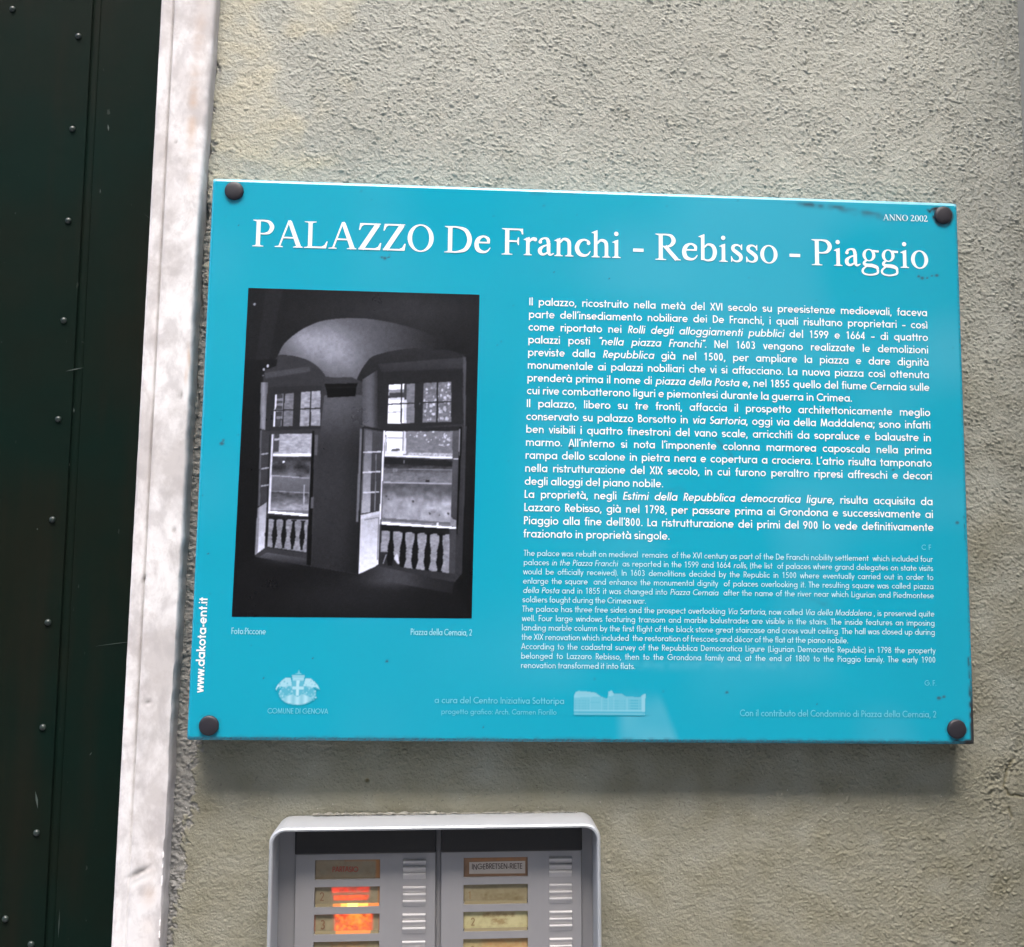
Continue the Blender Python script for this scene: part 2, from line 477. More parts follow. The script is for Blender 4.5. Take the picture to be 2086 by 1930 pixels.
# ------------------------------------------------------------------ riveted metal door
def mat_door():
    n = Nodes("dark_green_door_paint")
    a = n.ramp(n.noise(5, 4), [(.38, 0), (.66, 1)])
    c = n.mix(a, (.0024, .0110, .0080), (.0066, .0095, .0060))
    st = n.ramp(n.noise(22, 5, .6, n.mapped((1, 1, .12))), [(.5, 0), (.75, 1)])
    c = n.mix(n.math('MULTIPLY', st, .5), c, (.016, .0120, .0080))
    sc = n.ramp(n.noise(150, 3, .5, n.mapped((1, 1, .5))), [(.73, 0), (.77, 1)])
    c = n.mix(n.math('MULTIPLY', sc, .35), c, (.07, .085, .075))
    n.bump(n.math('ADD', n.noise(14, 3), n.math('MULTIPLY', n.noise(300, 3), .05)), .25, .004)
    return n.out(c, n.math('ADD', n.math('MULTIPLY', n.noise(40, 4), .25), .44), spec=.06)

def metal_door():
    paint = mat_door()
    YD = .12 + WALL_Y
    root = empty("metal_door", (-.466, YD, ZC), (0, math.radians(-.47), 0))
    tag(root, "dark green riveted metal door with a vertical seam, left of the marble jamb", "door")
    b = MB(); b.box(-.875, .0108, 0, .0027, -1.70, .975)
    b.build("sheet", paint, root, bevel=.0012)
    b = MB(); b.box(-.875, .150, .0021, .045, -1.705, .985); b.build("leaf", paint, root)
    b = MB(); prof = [(.0113, .0024)] + [(.0148 - .0034 * math.cos(t), .0021 - .0009 * math.sin(t)) for t in np.linspace(0, math.pi, 7)] + [(.0183, .0024)]
    b.rings([[(x, y, z) for x, y in prof] for z in (-1.69, .97)], closed=False); b.build("seam_bead", paint, root, smooth=True)
    b = MB(); b.box(.0188, .149, .0013, .0020, -1.69, .97); b.build("edge_strip", paint, root, bevel=.001)
    chip = plain("chipped_pale_primer", (.055, .075, .065), .6, scale=300)
    for x, z, x2, z2, wd in ((.003,.088,.020,.092,.0006),(.066,.240,.095,.216,.0003),(.030,.325,.031,.318,.0009),(.026,.262,.026,.257,.0006),(-.0035,-.285,-.0005,-.300,.0012),(.043,-.252,.041,-.255,.0005),
                             (-.061,.172,-.060,.171,.0009),(.010,.005,.011,.001,.0007),(-.014,-.055,-.014,-.057,.0008),(.022,-.385,.022,-.410,.0004),(.012,.055,.0125,.050,.0008),(.040,-.16,.078,-.155,.0003)):
        sc = MB(); L = math.hypot(x2-x, z2-z); nx, nz_ = -(z2-z)/L*wd, (x2-x)/L*wd; y = -.0003 if x < .008 else .0009
        sc.poly([(x, y, z), ((x+x2)/2+nx, y, (z+z2)/2+nz_), (x2, y, z2), ((x+x2)/2-nx*.6, y, (z+z2)/2-nz_*.6)])
        sc.build("scratch_mark", chip, root)
    rv = MB(); R = .0029
    loops = []
    for k in range(6):
        t = k / 5 * math.pi / 2
        loops.append([(R * math.cos(t) * math.cos(p), -.0001 - .0024 * math.sin(t), R * math.cos(t) * math.sin(p)) for p in np.linspace(0, 2 * math.pi, 17)[:-1]])
    rv.rings(loops); first = rv.build("rivet", plain("highlight_rivet_paint", (.022, .034, .029), .32, var=.3, scale=300, spec=.6), root, smooth=True)  # door paint lightened and glossed to carry the rivets' highlights
    spots = [(-.0005, .4104 - .0915 * k) for k in range(-2, 13)] + [(-.0625, .4352), (-.0235, -.3926)]
    rng = np.random.default_rng(3)
    for i, (x, z) in enumerate(spots):
        o = first if i == 0 else first.copy()
        if i: COL.objects.link(o); o.parent = root
        o.location = (x + rng.normal(0, .0006), 0, z + rng.normal(0, .0008))
metal_door()

# ------------------------------------------------------------------ lettering
def ribbon(mb, pts, widths, y, closed=False, mat=0):
    """flat band of varying width along a polyline in the x-z plane at depth y"""
    P = np.asarray(pts, float); n = len(P)
    if closed: T = np.roll(P, -1, 0) - np.roll(P, 1, 0)
    else:
        T = np.empty_like(P); T[1:-1] = P[2:] - P[:-2]; T[0] = P[1] - P[0]; T[-1] = P[-1] - P[-2]
    T /= np.maximum(np.hypot(T[:, 0], T[:, 1]), 1e-12)[:, None]
    N = np.stack([-T[:, 1], T[:, 0]], 1)
    wv = np.broadcast_to(np.asarray(widths, float), (n,))[:, None] / 2
    L = P + N * wv; R = P - N * wv
    k = len(mb.v)
    for a, b_ in zip(L, R):
        mb.v.append((a[0], y, a[1])); mb.v.append((b_[0], y, b_[1]))
    for i in range(n if closed else n - 1):
        j = (i + 1) % n
        mb.f.append((k+2*i+1, k+2*j+1, k+2*j, k+2*i)); mb.m.append(mat)

def arcpts(cx, cy, rx, ry, a0, a1, n=None):
    n = n or max(4, int(abs(a1 - a0) / 22) + 1)
    t = np.radians(np.linspace(a0, a1, n))
    return np.stack([cx + rx * np.cos(t), cy + ry * np.sin(t)], 1)

def catmull(P, k=6):
    P = np.asarray(P, float); Q = np.vstack([2*P[0]-P[1], P, 2*P[-1]-P[-2]]); out = []
    for i in range(1, len(Q) - 2):
        for t in np.linspace(0, 1, k, endpoint=False):
            a, b_, c, d = Q[i-1:i+3]
            out.append(.5*((2*b_) + (-a+c)*t + (2*a-5*b_+4*c-d)*t*t + (-a+3*b_-3*c+d)*t**3))
    out.append(P[-1]); return np.array(out)

# geometric sans: every glyph is a few strokes; ascender = 1
def sans_font(h, s, cap=.96, desc=.27):
    a = s / 2; r = (h - s) / 2; rb = .04; sb = .07; G = {}
    def L(*p): return ('l', [(p[i], p[i+1]) for i in range(0, len(p), 2)])
    def A(cx, cy, rx, ry, a0, a1): return ('l', arcpts(cx, cy, rx, ry, a0, a1))
    def O(cx, cy, rx, ry): return ('o', arcpts(cx, cy, rx, ry, 0, 360, 21)[:-1])
    def D(cx, cy, q): return ('d', (cx, cy, q))
    bc = rb + h/2; re_ = rb + h
    G['o'] = ([O(bc, h/2, r, r)], re_ + rb)
    G['a'] = ([O(bc, h/2, r, r), L(re_ - a, 0, re_ - a, h)], re_ + sb)
    G['d'] = ([O(bc, h/2, r, r), L(re_ - a, 0, re_ - a, 1)], re_ + sb)
    G['q'] = ([O(bc, h/2, r, r), L(re_ - a, -desc, re_ - a, h)], re_ + sb)
    b0 = sb + h/2
    G['b'] = ([O(b0, h/2, r, r), L(sb + a, 0, sb + a, 1)], sb + h + rb)
    G['p'] = ([O(b0, h/2, r, r), L(sb + a, -desc, sb + a, h)], sb + h + rb)
    G['c'] = ([A(bc, h/2, r, r, 48, 312)], rb + h*.86 + .02)
    G['e'] = ([A(bc, h/2, r, r, 0, 318), L(rb + a, h/2, re_ - a*.6, h/2)], re_ + rb)
    G['g'] = ([O(bc, h/2, r, r), ('l', np.vstack([[(re_ - a, h)], arcpts(bc, -.06, r, desc - a - .03, 0, -150)]))], re_ + sb)
    wn = h * .66; q = wn / 2
    def arch(x): return ('l', np.vstack([arcpts(x + a + q, h - a - q*1.05, q, q*1.05, 180, 0), [(x + a + wn, 0)]]))
    G['n'] = ([L(sb + a, 0, sb + a, h), arch(sb)], sb*2 + wn + s)
    G['h'] = ([L(sb + a, 0, sb + a, 1), arch(sb)], sb*2 + wn + s)
    wm = h * .62; qm = wm / 2
    def archm(x): return ('l', np.vstack([arcpts(x + a + qm, h - a - qm, qm, qm, 180, 0), [(x + a + wm, 0)]]))
    G['m'] = ([L(sb + a, 0, sb + a, h), archm(sb), archm(sb + wm)], sb*2 + 2*wm + s)
    G['u'] = ([('l', np.vstack([[(sb + a, h)], arcpts(sb + a + q, a + q*1.05, q, q*1.05, 180, 360)])), L(sb + a + wn, 0, sb + a + wn, h)], sb*2 + wn + s)
    G['r'] = ([L(sb + a, 0, sb + a, h), A(sb + a + q*.95, h - a - q, q*.95, q, 165, 52)], sb + s + q*1.25 + .02)
    G['i'] = ([L(sb + a, 0, sb + a, h), D(sb + a, h + .235, s*.56)], sb*2 + s)
    G['\u0131'] = ([L(sb + a, 0, sb + a, h)], sb*2 + s)
    G['l'] = ([L(sb + a, 0, sb + a, 1)], sb*2 + s)
    G['k'] = ([L(sb + a, 0, sb + a, 1), L(sb + s, h*.5, sb + s + h*.5, h), L(sb + s*1.2, h*.55, sb + s + h*.58, 0)], sb + s + h*.62)
    G['t'] = ([L(.03 + .12 + a, 0, .03 + .12 + a, .90), L(.03, h - a, .03 + s + .24, h - a)], s + .30)
    G['f'] = ([('l', np.vstack([[(.13 + a, 0)], arcpts(.13 + a + .12, .86, .12, .14 - a + .0, 180, 60)])), L(.03, h - a, s + .25, h - a)], s + .27)
    sw = h * .30
    G['s'] = ([('l', np.vstack([arcpts(rb + sw + .02, h*.75 - a*.5, sw*.92, h*.25 - a*.5, 35, 262), arcpts(rb + sw + .02, h*.25 + a*.5, sw, h*.25 - a*.5, 82, -150)]))], rb*2 + 2*sw + .06)
    G['v'] = ([L(a*.9, h, h*.42, 0), L(h*.42, 0, h*.84 - a*.9, h)], h*.84)
    G['y'] = ([L(a*.9, h, h*.44, 0), L(h*.84 - a*.9, h, h*.22, -desc)], h*.84)
    G['w'] = ([L(a*.9, h, h*.33, 0), L(h*.33, 0, h*.62, h), L(h*.62, h, h*.91, 0), L(h*.91, 0, h*1.24 - a*.9, h)], h*1.24)
    G['x'] = ([L(a, 0, h*.75 - a, h), L(a, h, h*.75 - a, 0)], h*.75)
    G['z'] = ([L(.04, h - a, .04 + h*.68, h - a), L(.04 + h*.66 - a, h - a, .05 + a*1.2, a), L(.04, a, .04 + h*.70, a)], h*.70 + .08)
    C = cap
    G['A'] = ([L(a, 0, C*.37, C), L(C*.37, C, C*.74 - a, 0), L(C*.17, C*.30, C*.57, C*.30)], C*.74)
    G['I'] = ([L(sb + a, 0, sb + a, C)], sb*2 + s)
    G['L'] = ([L(sb + a, 0, sb + a, C), L(sb + s, a, sb + .40, a)], sb + .42)
    G['N'] = ([L(sb + a, 0, sb + a, C), L(sb + a, C, sb + C*.66 - a, 0), L(sb + C*.66 - a, 0, sb + C*.66 - a, C)], sb*2 + C*.66)
    G['M'] = ([L(.05 + a, 0, .13 + a, C), L(.13 + a, C, C*.48, a), L(C*.48, a, C*.83 - a, C), L(C*.83 - a, C, C*.91 - a, 0)], C*.91 + .05)
    G['D'] = ([L(sb + a, 0, sb + a, C), ('l', np.vstack([[(sb + a, C - a)], arcpts(sb + .24, C/2, .40 - a, C/2 - a, 90, -90), [(sb + a, a)]]))], sb + .64 + rb)
    G['P'] = ([L(sb + a, 0, sb + a, C), ('l', np.vstack([[(sb + a, C - a)], arcpts(sb + .24, C*.71, .24 - a, C*.29 - a, 90, -90), [(sb + a, C*.42 + a)]]))], sb + .48 + .03)
    G['R'] = (G['P'][0] + [L(sb + .22, C*.44, sb + .47, 0)], sb + .52)
    G['B'] = ([L(sb + a, 0, sb + a, C), ('l', np.vstack([[(sb + a, C - a)], arcpts(sb + .22, C*.75 , .21 - a, C*.25 - a, 90, -90), [(sb + a, C*.5 + a)]])),
               ('l', np.vstack([[(sb + a, C*.56 - a)], arcpts(sb + .24, C*.28, .26 - a, C*.28 - a, 90, -90), [(sb + a, a)]]))], sb + .52)
    G['E'] = ([L(sb + a, 0, sb + a, C), L(sb + s, C - a, sb + .42, C - a), L(sb + s, C*.5, sb + .40, C*.5), L(sb + s, a, sb + .42, a)], sb + .46)
    G['F'] = ([L(sb + a, 0, sb + a, C), L(sb + s, C - a, sb + .42, C - a), L(sb + s, C*.5, sb + .40, C*.5)], sb + .44)
    G['T'] = ([L(.02, C - a, .48, C - a), L(.25, 0, .25, C - s)], .50)
    R2 = C/2 - a
    G['O'] = ([O(.03 + C/2, C/2, R2, R2)], C + .06)
    G['C'] = ([A(.03 + C/2, C/2, R2, R2, 45, 315)], C*.86)
    G['G'] = ([A(.03 + C/2, C/2, R2, R2, 45, 360), L(.03 + C*.52, C/2, .03 + C - a*.5, C/2)], C + .06)
    G['S'] = ([('l', np.vstack([arcpts(.26, C*.75 - a*.5, .17, C*.25 - a*.5, 35, 262), arcpts(.26, C*.25 + a*.5, .19, C*.25 - a*.5, 82, -150)]))], .52)
    G['U'] = ([('l', np.vstack([[(sb + a, C)], arcpts(sb + .27, .27 - a + a, .27 - a, .27 - a, 180, 360), [(sb + .54 - a, C)]]))], sb*2 + .54)
    G['V'] = ([L(a, C, C*.34, 0), L(C*.34, 0, C*.68 - a, C)], C*.68)
    G['X'] = ([L(a, 0, C*.66 - a, C), L(a, C, C*.66 - a, 0)], C*.68)
    dw = .625
    def dg(st): return (st, dw)
    G['0'] = dg([O(.28, C/2, .235 - a, C/2 - a)])
    G['1'] = dg([L(.33, 0, .33, C), L(.16, C*.78, .33, C - a*.4)])
    G['2'] = dg([('l', np.vstack([arcpts(.28, C*.70, .19, C*.30 - a, 170, -35), [(.08 + a, a)]])), L(.07, a, .50, a)])
    G['3'] = dg([A(.27, C*.75, .165, C*.25 - a*.8, 150, -90), A(.27, C*.27, .19, C*.27 - a*.8, 90, -150)])
    G['4'] = dg([L(.40, 0, .40, C), L(.40, C - a, .05, C*.28), L(.03, C*.26, .53, C*.26)])
    G['5'] = dg([L(.17, C - a, .48, C - a), L(.18, C - s*.5, .12, C*.48), A(.25, C*.32, .21, C*.32 - a, 125, -140)])
    G['6'] = dg([O(.28, C*.32, .21, C*.32 - a), L(.095, C*.40, .36, C)])
    G['9'] = dg([O(.28, C*.68, .21, C*.32 - a), L(.465, C*.60, .20, 0)])
    G['7'] = dg([L(.06, C - a, .50, C - a), L(.46, C - a, .20, 0)])
    G['8'] = dg([O(.28, C*.755, .165, C*.245 - a*.8), O(.28, C*.28, .20, C*.28 - a*.8)])
    dq = s * .60
    G['.'] = ([D(sb + .06, dq, dq)], .24)
    G[','] = ([L(.15, s*.9, .06, -.16)], .25)
    G[':'] = ([D(sb + .06, dq, dq), D(sb + .06, h - dq, dq)], .26)
    G[';'] = ([L(.15, s*.9, .06, -.16), D(.15, h - dq, dq)], .27)
    G["'"] = ([L(.18, 1, .10, .76)], .24)
    G['\u201c'] = ([L(.09, .78, .16, 1), L(.25, .78, .32, 1)], .38)
    G['\u201d'] = ([L(.13, 1, .06, .78), L(.29, 1, .22, .78)], .38)
    G['('] = ([A(.34, C*.40, .24, .64, 122, 238)], .29)
    G[')'] = ([A(-.04, C*.40, .24, .64, 58, -58)], .29)
    G['-'] = ([L(.05, h*.48, .30, h*.48)], .35)
    G['\u2013'] = ([L(.04, h*.48, .46, h*.48)], .50)
    for ch, base, x in (('\u00e0', 'a', bc), ('\u00e8', 'e', bc), ('\u00ec', '\u0131', sb + a), ('\u00f2', 'o', bc)):
        G[ch] = (G[base][0] + [L(x - .14, h + .27, x + .04, h + .09)], G[base][1])
    G['\u00e9'] = (G['e'][0] + [L(bc + .14, h + .27, bc - .04, h + .09)], G['e'][1])
    return G

def sans_width(G, line, sp):
    return sum(sp if c == ' ' else G[c][1] for c in line if c != '*')

def sans_line(mb, G, s, line, x, z, size, y, sp=.30, hs=1.0, width=None, mat=0, vertical=False, wobble=0, rng=None):
    """sets one line; * switches italics; with a width the spaces stretch to fill it"""
    S = size; nat = sans_width(G, line, sp) * S * hs
    ns = line.count(' ')
    extra = (width - nat) / ns if (width and ns) else 0
    cx = 0.0; ital = False
    for c in line:
        if c == '*': ital = not ital; continue
        if c == ' ': cx += sp * S * hs + extra; continue
        strokes, adv = G[c]
        dz = rng.normal(0, wobble) if wobble else 0
        for li, (kind, data) in enumerate(strokes):
            yy = y - .000012 * li
            def tr(P):
                P = np.asarray(P, float).copy()
                if ital: P[:, 0] += P[:, 1] * .17
                P[:, 0] = cx + P[:, 0] * S * hs; P[:, 1] = P[:, 1] * S + dz
                if vertical: P = np.stack([x - P[:, 1], z + P[:, 0]], 1)
                else: P = P + (x, z)
                return P
            if kind == 'd':
                q = tr(arcpts(data[0], data[1], data[2], data[2], 0, 360, 9)[:-1])
                mb.poly([(u, yy, v) for u, v in q], mat)
            else:
                ribbon(mb, tr(data), s * S * (.5 + .5 * hs), yy, kind == 'o', mat)
        cx += adv * S * hs
    return cx

# bookish serif with thick and thin strokes, units of 1/1000 em
def serif_font():
    G = {}
    def V(x, y0, y1, w): return ('p', [(x-w/2, y0), (x+w/2, y0), (x+w/2, y1), (x-w/2, y1)])
    def Pg(*p): return ('p', [(p[i], p[i+1]) for i in range(0, len(p), 2)])
    def SB(x, hf, w=100, y=0): return Pg(x-hf, y, x+hf, y, x+hf, y+18, x+w/2+14, y+30, x+w/2, y+56, x-w/2, y+56, x-w/2-14, y+30, x-hf, y+18)
    def ST(x, hf, w=100, y=662): return Pg(x-hf, y, x-hf, y-18, x-w/2-14, y-30, x-w/2, y-56, x+w/2, y-56, x+w/2+14, y-30, x+hf, y-18, x+hf, y)
    def FL(x, y, w=84): return Pg(x-w/2-62, y-52, x-w/2-62, y-68, x-w/2-20, y-70, x-w/2, y-92, x+w/2, y-92, x+w/2, y+8, x+w/2-14, y+8)
    def C(*t): return ('c', [t[i:i+3] for i in range(0, len(t), 3)])
    def Ln(*t): return ('k', [t[i:i+3] for i in range(0, len(t), 3)])
    def Rg(cx, cy, rx, ry, ix, iy): return ('r', (cx, cy, rx, ry, ix, iy))
    def Dt(cx, cy, q): return ('d', (cx, cy, q))
    G['P'] = ([V(152,0,662,102), SB(152,136), Pg(16,662,16,645,100,620,160,624,160,662), C(150,643,38,300,643,42,420,606,78,486,487,106,425,362,78,310,322,42,196,322,32)], 556)
    G['R'] = ([V(152,0,662,102), SB(152,136), Pg(16,662,16,645,100,620,160,624,160,662), C(150,643,38,300,643,42,420,610,78,480,497,106,420,384,78,310,342,42,196,342,32),
               Ln(262,350,96,560,14,100), Pg(500,0,660,0,660,17,600,36,540,60)], 667)
    G['A'] = ([Ln(120,10,40,350,668,44), Ln(352,668,60,372,630,96,610,10,108), V(330,0,0,1), ('p',[(190,220),(490,220),(475,258),(205,258)]), Pg(12,0,214,0,214,18,150,34,110,34,12,18), Pg(470,0,706,0,706,18,660,34,540,34,470,18)], 722)
    G['L'] = ([V(160,0,662,102), SB(160,146), ST(160,148), Pg(160,0,560,0,598,174,572,176,520,80,450,42,160,40)], 611)
    G['Z'] = ([Pg(60,662,576,662,576,640,470,622,60,622), Ln(505,642,118,108,20,118), Pg(60,662,36,490,62,488,110,590,170,624), Pg(34,0,575,0,600,176,572,178,520,80,440,40,34,40)], 611)
    G['O'] = ([Rg(361,331,327,345,216,313)], 722)
    G['D'] = ([V(152,0,662,104), Pg(16,662,16,645,100,620,160,624,160,662), Pg(16,0,160,0,160,38,100,38,16,17), C(150,643,38,330,640,44,540,560,96,630,331,114,540,100,96,330,22,44,150,19,38)], 722)
    G['F'] = ([V(150,0,662,102), SB(150,136), Pg(14,662,14,645,100,622,540,622,545,662), Pg(420,640,546,662,550,518,522,518,500,590,450,622), Pg(150,322,410,322,410,362,150,362), Pg(400,355,425,440,447,440,447,246,425,246,400,325)], 556)
    G['N'] = ([V(118,0,640,44), V(600,10,662,44), Ln(96,660,110,606,0,110), SB(118,104,44), Pg(6,662,6,645,90,625,160,662), ST(600,108,44)], 722)
    G['e'] = ([Pg(90,256,405,256,405,294,90,294), C(372,275,64,362,370,76,250,430,46,128,362,96,80,228,104,124,90,104,250,38,64,350,66,40,420,150,16)], 444)
    G['r'] = ([V(118,0,440,88), SB(118,104,88), FL(118,450,88), C(150,330,30,195,390,58,255,415,84,300,408,84), Dt(302,404,48)], 340)
    G['a'] = ([C(302,330,88,304,120,88,322,44,64,368,30,44,438,66,16), C(92,348,60,112,404,56,190,440,42,270,418,76,302,330,88), C(300,282,34,172,236,46,88,160,90,92,78,90,150,32,60,225,50,46,300,108,30), Dt(92,346,44)], 444)
    def arc_n(): return C(150,345,40,225,426,56,310,426,78,372,372,88,386,280,88)
    G['n'] = ([V(112,0,440,88), SB(112,104,88), FL(112,450,88), arc_n(), V(386,0,285,88), SB(386,104,88)], 500)
    G['h'] = ([V(112,0,660,88), SB(112,104,88), FL(112,678,88), arc_n(), V(386,0,285,88), SB(386,104,88)], 500)
    G['c'] = ([C(386,350,50,370,392,52,265,436,44,138,374,90,78,228,104,136,86,104,260,36,66,360,66,40,422,150,16), Dt(374,350,46)], 444)
    G['i'] = ([V(140,0,440,88), SB(140,110,88), FL(140,450,88), Dt(136,608,56)], 278)
    G['-'] = ([Pg(30,186,300,186,300,266,30,266)], 333)
    G['b'] = ([V(112,30,660,88), FL(112,678,88), C(150,352,38,245,428,52,372,384,88,420,235,104,370,76,88,250,22,50,150,44,44,112,60,44)], 500)
    G['s'] = ([C(320,330,18,300,396,36,210,438,44,118,402,76,112,318,88,205,246,96,298,164,96,300,72,80,215,20,44,110,48,36,60,150,16), Pg(300,360,322,312,344,312,340,455,322,455), Pg(52,150,74,150,100,70,80,6,58,6)], 389)
    G['o'] = ([Rg(250,225,222,236,126,206)], 500)
    G['g'] = ([Rg(215,300,166,158,86,132), Ln(320,408,54,470,398,50), C(150,160,46,96,120,60,92,70,74,160,40,84,300,30,90,410,-10,84,440,-70,60), C(440,-70,60,420,-160,52,250,-206,40,90,-180,44,42,-110,54,80,-40,44,160,20,36)], 500)
    G['2'] = ([C(38,505,24,80,600,46,195,650,58,320,590,96,335,480,90,265,330,64,140,140,50,50,38,40), Pg(30,0,440,0,478,150,452,150,410,84,350,76,60,76)], 500)
    G['0'] = ([Rg(250,331,226,345,122,315)], 500)
    return G
SERIF = serif_font()

def serif_word(mb, word, x0, x1, z, size, y, mat=0):
    """sets a word between x0 and x1"""
    nat = sum(250 if c == ' ' else SERIF[c][1] for c in word)
    hx = (x1 - x0) / nat; cx = 0
    for c in word:
        if c == ' ': cx += 250; continue
        for li, (kind, d) in enumerate(SERIF[c][0]):
            yy = y - .00002 * li
            T = lambda u, v: (x0 + (cx + u) * hx, z + v * size)
            if kind == 'p': mb.poly([(T(u, v)[0], yy, T(u, v)[1]) for u, v in d], mat)
            elif kind == 'd': mb.poly([(T(u, v)[0], yy, T(u, v)[1]) for u, v in arcpts(d[0], d[1], d[2], d[2], 0, 360, 17)[:-1]], mat)
            elif kind == 'r':
                cx_, cy_, rx, ry, ix, iy = d
                o_ = arcpts(cx_, cy_, rx, ry, 0, 360, 49)[:-1]; i_ = arcpts(cx_, cy_, ix, iy, 0, 360, 49)[:-1]
                mb.rings([[(T(u, v)[0], yy, T(u, v)[1]) for u, v in i_], [(T(u, v)[0], yy, T(u, v)[1]) for u, v in o_]], mat)
            else:
                p = np.array(d, float)
                if kind == 'c': p = catmull(p, 7)
                q = np.array([T(u, v) for u, v in p[:, :2]])
                ribbon(mb, q, p[:, 2] * (size + hx) / 2, yy, False, mat)
        cx += SERIF[c][1]

# ------------------------------------------------------------------ painter for printed pictures (numpy)
class Canvas:
    def __init__(self, w, h, tx, ty):
        """tx, ty: arrays giving the drawing coordinates of every sample"""
        self.w, self.h, self.X, self.Y = w, h, tx, ty
        self.a = np.zeros((h, w))
    def mask(self, pts):
        P = np.asarray(pts, float); X, Y = self.X, self.Y
        inside = np.zeros(X.shape, bool)
        sel = (X >= P[:,0].min()) & (X <= P[:,0].max()) & (Y >= P[:,1].min()) & (Y <= P[:,1].max())
        x, y = X[sel], Y[sel]; r = np.zeros(x.shape, bool)
        for (x0, y0), (x1, y1) in zip(P, np.roll(P, -1, 0)):
            if y0 == y1: continue
            c = ((y0 > y) != (y1 > y)) & (x < (x1 - x0) * (y - y0) / (y1 - y0) + x0)
            r ^= c
        inside[sel] = r; return inside
    def fill(self, pts, v):
        m = self.mask(pts)
        if callable(v): self.a[m] = v(self.X[m], self.Y[m])
        elif isinstance(v, tuple):                 # vertical gradient top -> bottom of the shape
            ys = np.asarray(pts)[:, 1]; t = (self.Y[m] - ys.min()) / max(1e-6, np.ptp(ys))
            self.a[m] = v[0] + (v[1] - v[0]) * t
        else: self.a[m] = v
    def line(self, pts, wid, v):
        p = np.asarray(pts, float)
        for (x0, y0), (x1, y1) in zip(p[:-1], p[1:]):
            L = math.hypot(x1-x0, y1-y0) or 1; nx, ny = -(y1-y0)/L*wid/2, (x1-x0)/L*wid/2
            self.fill([(x0+nx,y0+ny),(x1+nx,y1+ny),(x1-nx,y1-ny),(x0-nx,y0-ny)], v)
    def add(self, cx, cy, rx, ry, v):
        self.a += v * np.exp(-((self.X-cx)/rx)**2 - ((self.Y-cy)/ry)**2)

def blur(a, n=1):
    for _ in range(n):
        p = np.pad(a, 1, mode='edge')
        a = (p[1:-1,:-2] + 2*p[1:-1,1:-1] + p[1:-1,2:]) / 4
        p = np.pad(a, 1, mode='edge')
        a = (p[:-2,1:-1] + 2*p[1:-1,1:-1] + p[2:,1:-1]) / 4
    return a

def noise2(h, w, cells, seed):
    rng = np.random.default_rng(seed); gh = int(cells * h / w) + 2; g = rng.random((gh + 1, cells + 2))
    y = np.linspace(0, gh - 1.001, h); x = np.linspace(0, cells - .001, w)
    yi, xi = y.astype(int), x.astype(int); fy = (y - yi)[:, None]; fx = (x - xi)[None, :]
    fy = fy*fy*(3-2*fy); fx = fx*fx*(3-2*fx)
    A = g[np.ix_(yi, xi)]; B = g[np.ix_(yi, xi+1)]; C_ = g[np.ix_(yi+1, xi)]; D_ = g[np.ix_(yi+1, xi+1)]
    return (A*(1-fx)+B*fx)*(1-fy) + (C_*(1-fx)+D_*fx)*fy - .5

def lin(v):
    v = np.clip(v, 0, 255) / 255.0
    return np.where(v <= .04045, v / 12.92, ((v + .055) / 1.055) ** 2.4)

# ------------------------------------------------------------------ the turquoise information sign
SW, SH, ST = .600, .4327, .024       # width, height, depth of the tray
sign = empty("information_sign", (0, 0, ZC))
tag(sign, "large turquoise information sign with white lettering and a black-and-white photograph", "sign")

def mat_panel():
    n = Nodes("turquoise_enamel")
    col, ch = n.attr("wear_and_light")
    f = n.noise(9, 4)
    c = n.mix(f, (.0034, .303, .432), (.0048, .335, .466))
    fine = n.noise(420, 3)
    c = n.mix(n.math('MULTIPLY', fine, .16), c, (.03, .30, .42))
    c = n.mix(ch[0], c, (.58, .80, .86))              # printed white, pale patches and the painted light of the top rim
    c = n.mix(ch[1], c, (.045, .085, .115))           # grey dirt, and the bottom rim's painted shade
    c = n.mix(ch[2], c, (.030, .018, .016))           # rust-brown
    r = n.math('ADD', n.math('MULTIPLY', n.noise(26, 5), .14), .06)
    n.bump(n.noise(7, 2), .03, .004)
    return n.out(c, r, spec=.5)
PANEL = mat_panel()

